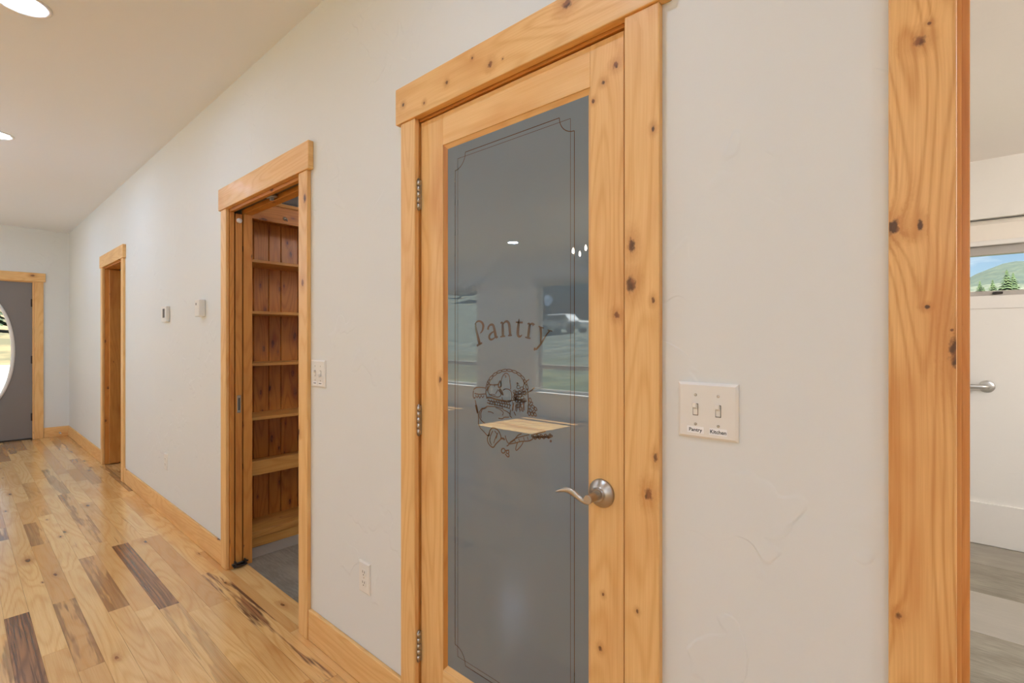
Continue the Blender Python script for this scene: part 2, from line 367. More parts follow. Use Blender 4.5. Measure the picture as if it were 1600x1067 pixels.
EMBLEM='-9983,11738,22 -9958,11711,22 -9959,11650,22 -9986,11590,22 -10022,11566,22 -10046,11593,22 -10045,11655,22 -10019,11715,22 -9983,11738,22|-9893,11884,22 -9879,11853,22 -9902,11793,22 -9947,11738,22 -9989,11722,22 -10003,11753,22 -9981,11814,22 -9935,11868,22 -9893,11884,22|-9758,12010,21 -9756,11977,21 -9798,11922,21 -9859,11878,22 -9905,11869,22 -9907,11903,22 -9865,11958,22 -9803,12002,21 -9758,12010,21|-9588,12108,21 -9598,12075,21 -9656,12029,21 -9729,11997,21 -9774,11998,21 -9764,12031,21 -9706,12077,21 -9633,12108,21 -9588,12108,21|-9396,12171,21 -9416,12141,21 -9486,12107,21 -9565,12090,21 -9607,12099,21 -9587,12129,21 -9517,12163,21 -9438,12180,21 -9396,12171,21|-9196,12197,21 -9224,12171,21 -9300,12152,21 -9380,12149,21 -9417,12166,21 -9388,12192,21 -9311,12212,21 -9231,12214,21 -9196,12197,21|-8999,12184,21 -9034,12165,21 -9112,12160,21 -9188,12173,21 -9216,12196,21 -9180,12216,21 -9102,12220,21 -9027,12207,21 -8999,12184,21|-8819,12135,21 -8858,12123,21 -8933,12133,21 -9000,12160,21 -9019,12187,21 -8979,12200,21 -8904,12190,21 -8838,12163,21 -8819,12135,21|-8667,12054,20 -8708,12049,20 -8774,12073,20 -8828,12111,21 -8837,12142,21 -8795,12147,20 -8728,12123,20 -8675,12084,20 -8667,12054,20|-8550,11945,20 -8590,11948,20 -8645,11984,20 -8683,12032,20 -8681,12064,20 -8641,12061,20 -8586,12024,20 -8548,11977,20 -8550,11945,20|-8476,11817,20 -8513,11827,20 -8553,11873,20 -8573,11927,20 -8561,11958,20 -8524,11947,20 -8484,11901,20 -8464,11847,20 -8476,11817,20|-8448,11676,20 -8480,11693,20 -8502,11746,20 -8503,11803,20 -8482,11831,20 -8451,11814,20 -8428,11761,20 -8427,11704,20 -8448,11676,20|-8453,11717,26 -8426,11533,26 -8412,11321,26 -8426,11134,26 -8453,11025,26|-10032,11581,28 -10048,11466,28 -10000,11326,28|-9440,11706,21 -9429,11846,21 -9384,11988,21 -9291,12089,21 -9180,12095,21 -9107,12002,21 -9089,11852,21 -9063,11717,21 -9070,11648,21|-9291,12048,21 -9235,12009,21 -9272,11980,21|-9961,11829,28 -9902,11747,28 -9726,11738,28 -9535,11761,27|-9542,11755,36 -9467,11872,36 -9429,11721,36 -9527,11678,36 -9542,11755,36|-9489,11647,36 -9403,11569,36 -9354,11475,36 -9440,11539,36 -9497,11641,36|-9573,11585,21 -9649,11481,21|-10000,11684,22 -9981,11556,22 -9890,11449,22 -9707,11401,21 -9535,11397,21 -9440,11455,21 -9459,11537,21 -9573,11613,21|-9863,11735,22 -9941,11630,22 -9961,11529,22|-9365,11600,21 -9272,11648,21 -9125,11644,21 -9034,11568,21 -9016,11433,21 -9052,11320,21 -9198,11280,21 -9347,11296,21 -9403,11402,21|-9921,11432,19 -9765,11458,18 -9649,11439,18|-9688,11746,21 -9696,11684,21|-10032,11338,43 -9843,11353,43 -9649,11321,43 -9459,11308,42 -9272,11302,42 -9052,11326,41|-9981,11271,25 -9804,11243,25 -9611,11245,24 -9422,11220,24 -9235,11222,24 -9052,11197,24|-10000,11197,22 -9843,11168,22 -9688,11168,21 -9497,11143,21 -9309,11132,21 -9089,11098,21|-9941,11297,22 -9870,11223,22 -9902,11149,22|-9839,11297,22 -9769,11220,21 -9800,11144,21|-9738,11296,21 -9669,11218,21 -9699,11139,21|-9638,11296,21 -9569,11215,21 -9600,11134,21|-9539,11296,21 -9471,11212,21 -9501,11129,21|-9440,11296,21 -9373,11210,21 -9403,11124,21|-9343,11296,21 -9276,11207,21 -9306,11119,21|-9246,11296,21 -9180,11205,21 -9210,11114,21|-9151,11296,21 -9085,11202,21 -9114,11109,21|-9765,11232,21 -9649,11185,21 -9688,11126,21|-9497,11199,21 -9384,11112,21 -9347,11046,21 -9198,11005,21 -9070,10935,21|-8678,11343,15 -8709,11298,15 -8773,11293,15 -8805,11332,15 -8773,11377,15 -8709,11382,15 -8678,11343,15|-8764,11362,15 -8796,11317,15 -8860,11311,15 -8892,11351,15 -8860,11396,15 -8796,11401,15 -8764,11362,15|-8540,11375,14 -8571,11330,14 -8634,11325,15 -8665,11364,15 -8634,11409,15 -8571,11414,14 -8540,11375,14|-8491,11603,14 -8522,11559,14 -8584,11554,14 -8615,11594,15 -8584,11638,14 -8522,11642,14 -8491,11603,14|-8674,11598,15 -8706,11554,15 -8769,11549,15 -8801,11589,15 -8769,11633,15 -8706,11637,15 -8674,11598,15|-8815,11474,15 -8847,11429,15 -8911,11424,15 -8944,11464,15 -8911,11509,15 -8847,11514,15 -8815,11474,15|-8647,11356,15 -8678,11311,15 -8741,11306,15 -8773,11345,15 -8741,11390,15 -8678,11395,15 -8647,11356,15|-8631,11148,15 -8663,11103,15 -8726,11097,15 -8757,11136,15 -8726,11181,15 -8663,11186,15 -8631,11148,15|-8578,11708,14 -8610,11664,15 -8672,11660,15 -8704,11700,15 -8672,11744,15 -8610,11748,15 -8578,11708,14|-8651,11583,15 -8682,11539,15 -8746,11534,15 -8777,11574,15 -8746,11618,15 -8682,11623,15 -8651,11583,15|-8758,11201,15 -8790,11156,15 -8854,11150,15 -8886,11189,15 -8854,11235,15 -8790,11240,15 -8758,11201,15|-8712,11740,15 -8744,11696,15 -8807,11692,15 -8839,11732,15 -8807,11776,15 -8744,11780,15 -8712,11740,15|-8631,11515,15 -8663,11471,15 -8726,11466,15 -8757,11505,15 -8726,11550,15 -8663,11554,15 -8631,11515,15|-8849,11597,15 -8881,11552,15 -8946,11547,15 -8978,11587,15 -8946,11632,15 -8881,11637,15 -8849,11597,15|-8792,11442,15 -8824,11397,15 -8888,11392,15 -8920,11432,15 -8888,11477,15 -8824,11482,15 -8792,11442,15|-8760,11423,15 -8791,11379,15 -8855,11373,15 -8887,11413,15 -8855,11458,15 -8791,11463,15 -8760,11423,15|-8472,11582,14 -8503,11538,14 -8565,11534,14 -8597,11573,14 -8565,11617,14 -8503,11621,14 -8472,11582,14|-8818,11487,15 -8850,11442,15 -8914,11437,15 -8947,11477,15 -8914,11522,15 -8850,11527,15 -8818,11487,15|-8526,11590,14 -8557,11546,14 -8620,11541,15 -8651,11581,15 -8620,11625,15 -8557,11630,14 -8526,11590,14|-8515,11658,14 -8546,11615,14 -8609,11610,15 -8640,11650,15 -8609,11694,15 -8546,11698,14 -8515,11658,14|-8848,11443,15 -8880,11398,15 -8945,11393,15 -8977,11433,15 -8945,11478,15 -8880,11483,15 -8848,11443,15|-8821,11559,15 -8853,11514,15 -8917,11509,15 -8949,11549,15 -8917,11594,15 -8853,11599,15 -8821,11559,15|-8612,11301,15 -8643,11256,15 -8706,11250,15 -8738,11290,15 -8706,11334,15 -8643,11340,15 -8612,11301,15|-8665,11509,15 -8697,11465,15 -8760,11460,15 -8792,11499,15 -8760,11544,15 -8697,11549,15 -8665,11509,15|-8496,11388,14 -8527,11344,14 -8589,11339,14 -8620,11378,15 -8589,11422,14 -8527,11427,14 -8496,11388,14|-8720,11211,15 -8752,11166,15 -8815,11160,15 -8847,11199,15 -8815,11244,15 -8752,11250,15 -8720,11211,15|-8831,11399,15 -8863,11354,15 -8928,11349,15 -8960,11389,15 -8928,11434,15 -8863,11439,15 -8831,11399,15|-8574,11457,14 -8605,11413,15 -8668,11408,15 -8700,11447,15 -8668,11492,15 -8605,11497,15 -8574,11457,14|-8782,11362,15 -8814,11317,15 -8878,11311,15 -8910,11351,15 -8878,11396,15 -8814,11401,15 -8782,11362,15|-8775,11564,15 -8807,11520,15 -8871,11515,15 -8903,11555,15 -8871,11600,15 -8807,11604,15 -8775,11564,15|-8998,11319,21 -8984,11217,21 -9016,11033,21|-8933,11295,21 -8956,11219,21 -8977,11055,21|-8869,11308,21 -8862,11228,21 -8895,11058,21|-8805,11345,20 -8807,11233,20 -8850,11042,21|-8741,11312,20 -8716,11241,20 -8718,11041,20|-8678,11364,20 -8690,11243,20 -8632,11059,20|-8615,11349,20 -8591,11252,20 -8603,11060,20|-8553,11360,20 -8570,11254,20 -8558,11101,20|-9052,11334,24 -8801,11369,23 -8470,11364,23|-8819,11773,21 -8808,11869,21|-8855,11847,21 -8766,11831,20|-8574,11829,23 -8487,11914,23 -8385,11973,23|-8556,11830,23 -8608,11948,23|-8608,11706,20 -8574,11816,20 -8522,11872,20|-8436,11612,20 -8317,11673,20 -8199,11760,20|-8351,11644,20 -8249,11704,20|-8311,11415,20 -8320,11362,20 -8360,11353,20 -8391,11398,20 -8381,11451,20 -8341,11459,20 -8311,11415,20|-8284,11287,20 -8339,11251,20 -8372,11268,20 -8349,11319,20 -8294,11355,20 -8262,11339,20 -8284,11287,20|-8345,11229,20 -8350,11176,20 -8389,11164,20 -8424,11207,20 -8420,11260,20 -8380,11271,20 -8345,11229,20|-8218,11253,20 -8194,11207,20 -8225,11184,20 -8281,11207,20 -8306,11254,20 -8274,11277,20 -8218,11253,20|-8134,11207,20 -8112,11160,20 -8144,11138,20 -8198,11164,20 -8220,11211,20 -8187,11233,20 -8134,11207,20|-8297,11134,20 -8287,11083,20 -8323,11066,20 -8370,11099,20 -8381,11150,20 -8344,11168,20 -8297,11134,20|-8179,11093,20 -8222,11049,20 -8259,11057,20 -8253,11110,20 -8210,11155,20 -8173,11146,20 -8179,11093,20|-8345,11042,20 -8352,10989,20 -8392,10979,20 -8425,11022,20 -8417,11076,20 -8377,11086,20 -8345,11042,20|-8244,11042,20 -8245,10990,20 -8284,10977,20 -8322,11016,20 -8321,11069,20 -8282,11082,20 -8244,11042,20|-8149,11052,20 -8132,11003,20 -8166,10983,20 -8216,11011,20 -8233,11060,20 -8200,11081,20 -8149,11052,20|-10570,11544,22 -10445,11611,22 -10241,11631,22 -10048,11623,22|-10570,11515,25 -10590,11367,25 -10549,11282,25 -10486,11316,25|-10528,11430,22 -10322,11416,22 -10060,11450,22|-10486,11375,22 -10404,11308,22 -10363,11384,22 -10302,11302,22 -10241,11388,22 -10180,11326,22 -10120,11403,22|-10495,11228,25 -10466,11113,25 -10425,10971,25 -10371,10831,25|-10466,11084,63 -10412,10914,63 -10383,10844,63|-10371,10831,22 -10355,10658,22 -10363,10512,22|-10221,10990,38 -10100,11016,37 -9981,11085,37|-9981,11085,22 -9649,11101,21 -9384,11070,21|-10221,10990,22 -10302,10896,22 -10322,10749,22 -10241,10641,22 -10100,10571,22|-10200,10964,22 -10261,10842,22 -10241,10699,22|-9961,10929,19 -9823,10929,18 -9726,10896,18|-9649,11073,18 -9459,11035,18 -9347,10962,18 -9384,10875,18|-9535,10776,21 -9384,10778,21 -9309,10828,21 -9125,10847,21|-9070,11072,21 -9089,10906,21 -9016,10845,21|-8944,11030,21 -8872,10928,21|-10363,10541,22 -10281,10405,22 -10160,10333,22 -10000,10225,22 -9902,10223,22|-9902,10309,28 -9981,10127,28 -9941,9990,28 -9823,9907,28 -9726,9907,28 -9649,10003,27 -9535,10103,27 -9440,10200,27 -9459,10309,27 -9573,10435,27 -9765,10468,28 -9882,10368,28 -9902,10223,28|-9765,10383,21 -9863,10200,22 -9882,10055,22 -9804,9953,21|-9554,10353,21 -9649,10200,21 -9726,10020,21|-9688,10392,21 -9592,10292,21 -9630,10174,21|-9440,10200,42 -9347,10213,42 -9291,10179,42|-9272,10306,24 -9235,10200,24 -9180,10125,24 -9125,10078,24 -9217,10010,24|-9125,10105,24 -8944,10213,24 -8801,10368,23 -8661,10440,23|-9107,10086,24 -8872,10155,24 -8661,10225,23 -8385,10277,23 -8249,10361,23|-9089,10138,21 -8872,10277,21 -8661,10359,20 -8385,10449,20|-8801,10178,20 -8855,10062,21 -8872,9951,21 -8801,9975,20 -8661,10118,20 -8591,10235,20|-8944,10226,18 -8872,10182,18|-8766,10291,18 -8731,10215,18|-8591,10355,17 -8556,10266,17|-8453,10387,17 -8419,10298,17|-8237,10403,23 -8279,10400,23 -8303,10431,23 -8277,10453,23 -8236,10436,23 -8237,10403,23|-8173,10413,23 -8199,10384,23 -8249,10381,23 -8253,10408,23 -8206,10427,23 -8173,10413,23|-8128,10402,23 -8140,10369,23 -8188,10352,23 -8205,10374,23 -8168,10405,23 -8128,10402,23|-8085,10480,23 -8087,10448,23 -8129,10422,23 -8153,10438,23 -8126,10475,23 -8085,10480,23|-8036,10458,23 -8037,10426,23 -8079,10400,23 -8104,10416,23 -8077,10452,23 -8036,10458,23|-7981,10431,22 -7991,10399,23 -8037,10379,23 -8056,10400,23 -8021,10432,23 -7981,10431,22|-7928,10475,22 -7964,10456,22 -8006,10470,23 -7996,10498,23 -7947,10500,22 -7928,10475,22|-7885,10482,22 -7893,10449,22 -7937,10428,22 -7957,10448,22 -7924,10481,22 -7885,10482,22|-7841,10464,22 -7842,10432,22 -7882,10405,22 -7907,10421,22 -7881,10457,22 -7841,10464,22|-7780,10513,22 -7809,10486,22 -7856,10488,22 -7856,10515,22 -7810,10530,22 -7780,10513,22|-7736,10504,22 -7751,10472,22 -7797,10458,22 -7812,10480,22 -7774,10509,22 -7736,10504,22|-7699,10441,22 -7739,10439,22 -7761,10470,22 -7735,10491,22 -7697,10473,22 -7699,10441,22|-7646,10558,22 -7652,10526,22 -7695,10504,22 -7715,10522,22 -7685,10556,22 -7646,10558,22|-7590,10515,22 -7620,10490,22 -7665,10495,22 -7663,10522,22 -7617,10534,22 -7590,10515,22|-8249,10467,23 -8050,10532,23 -7822,10612,22|-8216,10392,20 -7984,10436,20 -7647,10468,19|-7622,10375,19 -7639,10353,19 -7667,10356,19 -7667,10380,19 -7639,10392,19 -7622,10375,19|-9272,9869,27 -9290,9823,27 -9334,9794,27 -9384,9794,27 -9417,9824,27 -9417,9870,27 -9384,9910,27 -9334,9925,27 -9290,9909,27 -9272,9869,27|-9129,9858,24 -9144,9820,24 -9180,9800,24 -9217,9809,24 -9232,9842,24 -9217,9879,24 -9180,9899,24 -9144,9890,24 -9129,9858,24|-9272,9780,27 -9180,9712,27 -9125,9735,27 -9143,9800,27|-9272,9877,21 -9125,9913,21'

# ================================================================= STRUCTURE
D = 1.024; T = .12; YB = -4.45; XL = -8.84; XR = 3.6; CH = 2.74; YF = 4.30

def wall_boxes(bm, axis, a0, a1, t0, t1, z0, z1, holes):
    """wall running along axis ('X' or 'Y') with rectangular holes (p0,p1,q0,q1)"""
    def bx(p0, p1, q0, q1):
        if p1 - p0 < 1e-4 or q1 - q0 < 1e-4: return
        if axis == 'X': box(bm, p0, p1, t0, t1, q0, q1)
        else: box(bm, t0, t1, p0, p1, q0, q1)
    c = a0
    for p0, p1, q0, q1 in sorted(holes):
        bx(c, p0, z0, z1); bx(p0, p1, z0, q0); bx(p0, p1, q1, z1); c = p1
    bx(c, a1, z0, z1)

FAR = (-6.505, -5.615); CLO = (-3.03, -2.10); PAN = (-1.322, -.520); BTH = (.017, .88); HT = 2.06
bm = new()
wall_boxes(bm, 'X', XL - .12, XR + .12, D, D + T, -.02, CH, [(*FAR, -.02, HT), (-3.92, -3.05, -.02, HT), (-3.05, CLO[1], -.02, HT), (*PAN, -.02, HT), (*BTH, -.02, HT)])
box(bm, -3.92, -3.03, D, D + .022, -.02, HT); box(bm, -3.92, -3.03, D + .072, D + T, -.02, HT)
obj('wall_front', bm, 'wall', label='long pale plaster wall holding the glazed door and the shelf closet opening', kind='structure')

W4 = [(-7.68, -6.53), (-5.12, -3.97), (-2.55, -1.40), (.1, 1.25), (2.1, 3.25)]; WZ = (.40, 2.26)  # last three openings are unseen, added to let in more daylight
bm = new(); wall_boxes(bm, 'X', XL - .12, XR + .12, YB - .15, YB, -.02, CH, [(a, b, *WZ) for a, b in W4])
obj('wall_back', bm, 'wall', label='pale wall with tall windows mirrored in the pantry glass', kind='structure')
DY = (-.262, .684)
bm = new(); wall_boxes(bm, 'Y', YB, D, XL - .12, XL, -.02, CH, [(*DY, -.02, 2.055)])
obj('wall_left', bm, 'wall', label='far end wall with the grey front door', kind='structure')
bm = new(); box(bm, XR, XR + .12, YB, D, -.02, CH); obj('wall_right', bm, 'wall', label='end wall behind the camera side of the room', kind='structure')
bm = new(); box(bm, XL - .12, XR + .12, YB - .15, D + T, CH, CH + .15)
obj('ceiling', bm, 'ceil', label='pale ceiling over the hallway with recessed lights', kind='structure')
# rooms beyond the long wall
BW = (-.15, 1.35, 1.50, 2.076)
bm = new(); wall_boxes(bm, 'X', XL - .12, XR + .12, YF, YF + .15, -.02, 2.6, [(*BW[:2], BW[2], BW[3])])
obj('wall_far', bm, 'wall2', label='bathroom far wall with the small high window', kind='structure')
for nm, x in (('wall_partition', -7.6), ('wall_partition', -4.2), ('wall_partition', -1.7), ('wall_partition', -.56), ('wall_partition', 2.4)):
    bm = new(); box(bm, x, x + .1, D + T, YF, 0, 2.44)
    obj(nm, bm, 'wall2', label={-7.6: 'partition wall beyond the farthest doorway', -4.2: 'partition wall behind the closet shelves', -1.7: 'partition wall between the closet and pantry', -.56: 'partition wall between the pantry and bathroom', 2.4: 'bathroom side wall outside the frame'}[x], kind='structure')
bm = new(); box(bm, -.46, 2.4, D + T, YF, 2.45, 2.6); obj('ceiling', bm, 'ceil2', label='lower pale ceiling of the bathroom', kind='structure')
bm = new(); box(bm, -8.96, -.46, D + T, YF, 2.45, 2.6); obj('ceiling', bm, 'ceil2', label='low ceiling over the closet and side rooms', kind='structure')
bm = new(); box(bm, XL - .12, XL, D + T, YF + .15, 0, 2.6); obj('wall_side', bm, 'wall2', label='outer side wall beyond the farthest doorway', kind='structure')

# ---- hickory floor: every plank on the visible strip is a part, the rest one mesh
fl = empty('floor', (0, 0, -.02), 'wide hickory plank floor with dark heartwood streaks running down the hall', kind='structure')
bm = new(); box(bm, XL - .1, XR, YB, D + T, -.035, -.012); obj('subfloor', bm, 'black', fl)
PW = .0828; Y0 = .153
random.seed(21)
def plank(bm, x0, x1, y0, y1, tone, heart, seed):
    g = .00035
    box(bm, x0 + g, x1 - g, y0 + g, y1 - g, -.012, random.uniform(-.0002, .0002), axis=0, tone=tone, heart=heart, seed=seed)
def tones():
    r = random.random()
    return (random.uniform(0, .25) if r < .5 else random.uniform(.2, .55) if r < .85 else random.uniform(.6, .9)), (0 if random.random() < .74 else random.uniform(.3, .75))
special = {0: [(-4.55, -3.27, .1, 0), (-3.27, -2.36, .9, 3.0), (-2.36, -1.1, .1, 0)],
           3: [(-6.2, -4.96, .45, .3), (-4.96, -3.68, 0, 0), (-3.68, -2.2, .12, 0)],
           6: [(-5.1, -3.90, .3, .2), (-3.90, -2.82, .9, 2.2), (-2.82, -1.6, .12, .3), (-1.6, -.4, .2, 0)],
           9: [(-4.4, -3.06, .12, 0), (-3.06, -1.75, .22, 1.0), (-1.75, -.5, .2, 0.2)]}
stuff = new()
k = -56
while True:
    y0 = Y0 + k * PW; y1 = min(y0 + PW, D + .002)
    if y0 > D - .01: break
    if y1 < YB: k += 1; continue
    y0 = max(y0, YB)
    vis = k >= -1
    segs = []
    x = XL - random.uniform(0, .8)
    sp = special.get(k, [])
    lim = sp[0][0] if sp else XR
    while x < lim - .02:
        L = random.uniform(.55, 1.7); x1 = min(x + L, lim)
        if lim - x1 < .3: x1 = lim
        segs.append((x, x1, *tones())); x = x1
    for s in sp: segs.append(s); x = s[1]
    while x < XR:
        L = random.uniform(.55, 1.7); segs.append((x, min(x + L, XR), *tones())); x += L
    for (a, b, tn, ht) in segs:
        a = max(a, XL)
        if b - a < .02: continue
        if vis and a < -.25:
            bm = new(); plank(bm, a, b, y0, y1, tn, ht, random.random() * 9); obj('plank', bm, 'floor', fl)
        else: plank(stuff, a, b, y0, y1, tn, ht, random.random() * 9)
    k += 1
obj('planks', stuff, 'floor', fl, kind='stuff')
# planks crossing into the far doorway, threshold strip at the closet and bathroom
for (a, b, tn, y0, y1) in ((-6.48, -5.64, .15, D + .002, D + .085), (-6.48, -5.64, .3, D + .085, D + .168)):
    bm = new(); plank(bm, a, b, y0, y1, tn, .3, 3.3); obj('plank', bm, 'floor', fl)
bm = new(); plank(bm, -7.5, -4.3, D + .168, 2.6, .3, 0, 1.); obj('plank', bm, 'floor', fl)
bm = new(); box(bm, -3.03, -2.12, D + .002, D + .092, -.012, .001, axis=0, seed=2.2, tone=.25); obj('threshold', bm, 'floor', fl)
bm = new(); box(bm, .036, .861, D + .002, D + .092, -.012, .001, axis=0, seed=4.2, tone=.3); obj('threshold', bm, 'floor', fl)

# ---- grey vinyl tile floors
def tiles(label, xs, ys, tone):
    f = empty('floor', (xs[0], ys[0], -.02), label, kind='structure')
    bm = new(); box(bm, xs[0], xs[-1], ys[0], ys[-1], -.03, -.012); obj('subfloor', bm, 'slot', f)
    for i in range(len(xs) - 1):
        for j in range(len(ys) - 1):
            bm = new(); g = .001
            box(bm, xs[i] + g, xs[i + 1] - g, ys[j] + g, ys[j + 1] - g, -.012, 0, axis=0, seed=random.random() * 9, tone=tone(i, j)); obj('tile', bm, 'tile', f)
tiles('grey stone-look tile floor inside the shelf closet', [-4.1, -3.665, -3.055, -2.43, -1.82, -1.7], [D + .092, 1.62, 2.06, 2.5, 2.94, 3.38], lambda i, j: {1: .7, 2: .12, 3: .0}.get(i, .2))
tiles('grey wood-look tile floor of the bathroom', [-.46, 2.4], [D + .092, 1.6, 2.06, 2.53, 2.99, 3.466, 3.905, YF], lambda i, j: [.3, .1, .5, 0.1, .75, .05, .35][j])

# ---- baseboards
def baseboard(name, lab, x0, x1, y0, y1, h=.133, mat='alder', bev=.004):
    bm = new(); box(bm, x0, x1, y0, y1, 0.001, h, bev=bev, seg=2); return obj(name, bm, mat, label=lab, kind='structure')
baseboard('baseboard_front', 'knotty wood baseboard between far corner and farthest doorway', XL + .015, -6.575, D - .015, D)
baseboard('baseboard_front', 'long wood baseboard between the farthest doorway and closet', -5.548, -3.092, D - .015, D)
baseboard('baseboard_front', 'wood baseboard with dark knots between closet and pantry door', -2.048, -1.379, D - .015, D)
baseboard('baseboard_front', 'wood baseboard below the wall switch right of the pantry door', -.446, -.055, D - .015, D)
baseboard('baseboard_left', 'wood baseboard beside the front door', XL, XL + .015, .775, D)
baseboard('baseboard_left', 'wood baseboard left of the front door', XL, XL + .015, YB, -.352)
baseboard('baseboard_back', 'wood baseboard beneath the tall windows', XL, XR, YB, YB + .015, mat='whitewood')
baseboard('baseboard_far', 'tall white baseboard on the bathroom far wall', -.46, 2.4, YF - .016, YF, h=.267, mat='whitewood')

# ---- door casings
def casing(name, lab, lo, li, ri, ro, fy, mats=('alder', 'alder', 'alder'), z0=0.001, zt=2.045, zh=2.168, over=.022, th=.019, hth=.025):
    """side and head casing boards in front of the long wall; fy = wall face"""
    e = empty(name, ((lo + ro) / 2, fy, 0), lab, kind='structure')
    board('side_casing', e, mats[0], lo, li, fy - th, fy, z0, zt, bev=.003, seg=2)
    board('side_casing', e, mats[1], ri, ro, fy - th, fy, z0, zt, bev=.003, seg=2)
    board('head_casing', e, mats[2], lo - over, ro + over, fy - hth, fy, zt, zh, bev=.003, seg=2)
    return e
def jambs(e, x0, x1, y0, y1, zt, mat='jamb', th=.019, stop=None):
    board('jamb', e, mat, x0 - th, x0, y0, y1, .001, zt + th, bev=.0003); board('jamb', e, mat, x1, x1 + th, y0, y1, .001, zt + th, bev=.0003)
    board('head_jamb', e, mat, x0, x1, y0, y1, zt, zt + th)
    if stop:
        for a, b in ((x0, x0 + .011), (x1 - .011, x1)): board('door_stop', e, mat, a, b, stop, stop + .034, .001, zt)
        board('door_stop', e, mat, x0 + .011, x1 - .011, stop, stop + .034, zt - .011, zt)
e = casing('trim_1', 'knotty wood casing around the farthest doorway', -6.572, -6.487, -5.636, -5.550, D)
jambs(e, -6.482, -5.638, D + .001, D + T - .001, 2.035)
# farthest doorway: a knotty door folded back against its jamb
dr = empty('door_4', (-6.47, D + .09, 0), 'knotty wood door standing open in the farthest doorway', kind='structure')
board('slab', dr, 'jamb', -6.481, -6.446, D + .035, D + .80, .012, 2.025)
bm = new(); lathe(bm, [(.028, 0), (.028, .006), (.012, .012), (.012, .04), (.026, .05), (.026, .07), (.01, .078)], (-6.446, D + .74, .95), 'X', 18); obj('knob', bm, 'nickel', dr)

e = casing('trim_2', 'knotty wood casing around the shelf closet opening', -3.09, -3.010, -2.131, -2.050, D)
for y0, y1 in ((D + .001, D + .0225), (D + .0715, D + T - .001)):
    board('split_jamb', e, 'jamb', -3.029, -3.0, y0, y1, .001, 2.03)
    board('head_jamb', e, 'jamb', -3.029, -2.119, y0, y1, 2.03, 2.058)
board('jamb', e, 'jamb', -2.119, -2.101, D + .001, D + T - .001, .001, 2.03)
bm = new(); box(bm, -3.0, -2.13, D + .035, D + .06, 2.048, 2.058); obj('door_track', bm, 'slot', e)
bm = new(); box(bm, -2.60, -2.53, D + .034, D + .062, 2.034, 2.046, bev=.002); box(bm, -2.575, -2.555, D + .04, D + .056, 2.02, 2.036, bev=.002); obj('track_hanger', bm, 'steel', e)
bm = new()
box(bm, -2.998, -2.975, D + .012, D + .084, .012, .020, bev=.001); box(bm, -2.996, -2.972, D + .018, D + .026, .012, .045, bev=.002); box(bm, -2.996, -2.972, D + .070, D + .078, .012, .045, bev=.002)
tube(bm, [(-2.985, D + .005, .03), (-2.985, D + .09, .03)], .005); obj('floor_guide', bm, 'bronze', e)
dr = empty('door_3', (-3.4, D + .046, 0), 'knotty wood pocket door slid back into the wall of the shelf closet', kind='structure')
board('slab', dr, 'jamb', -3.80, -2.999, D + .029, D + .064, .02, 2.025)
bm = new(); lathe(bm, [(.013, 0), (.015, .006), (.012, .016), (.0, .018)], (-2.999, D + .046, 1.985), 'X', 18); obj('bumper', bm, 'rubber', dr)
bm = new(); box(bm, -2.9995, -2.996, D + .036, D + .056, .885, .985, bev=.001); obj('edge_pull', bm, 'nickel', dr)
bm = new(); box(bm, -2.9965, -2.9955, D + .041, D + .051, .90, .97); obj('pull_slot', bm, 'slot', dr)

e = casing('trim_3', 'knotty wood casing around the glazed pantry door', -1.377, -1.300, -.531, -.447, D, ('alder', 'alder_casing', 'alder_head'))
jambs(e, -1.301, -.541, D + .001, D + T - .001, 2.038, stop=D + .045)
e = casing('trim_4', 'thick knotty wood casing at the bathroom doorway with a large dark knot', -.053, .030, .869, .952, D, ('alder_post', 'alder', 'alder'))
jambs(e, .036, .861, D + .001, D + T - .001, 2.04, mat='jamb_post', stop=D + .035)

# ================================================================= PANTRY DOOR (door_2)
dr = empty('door_2', (-.918, D + .02, 0), 'glazed wooden pantry door with grey frosted glass and lever handle', kind='structure')
SY0, SY1 = D + .006, D + .041            # slab faces
DL, DRr = -1.297, -.545; GL, GR, GB, GT = -1.172, -.650, .262, 1.917
sl, sr = -1.187, -.637; rb, rt = .243, 1.932
board('stile', dr, 'alder', DL, sl, SY0, SY1, .012, 2.034, bev=.001)
board('stile', dr, 'alder_stile', sr, DRr, SY0, SY1, .012, 2.034, bev=.001)
board('top_rail', dr, 'alder_rail', sl, sr, SY0, SY1, rt, 2.034, bev=.001)
board('bottom_rail', dr, 'alder_rail', sl, sr, SY0, SY1, .012, rb, bev=.001)
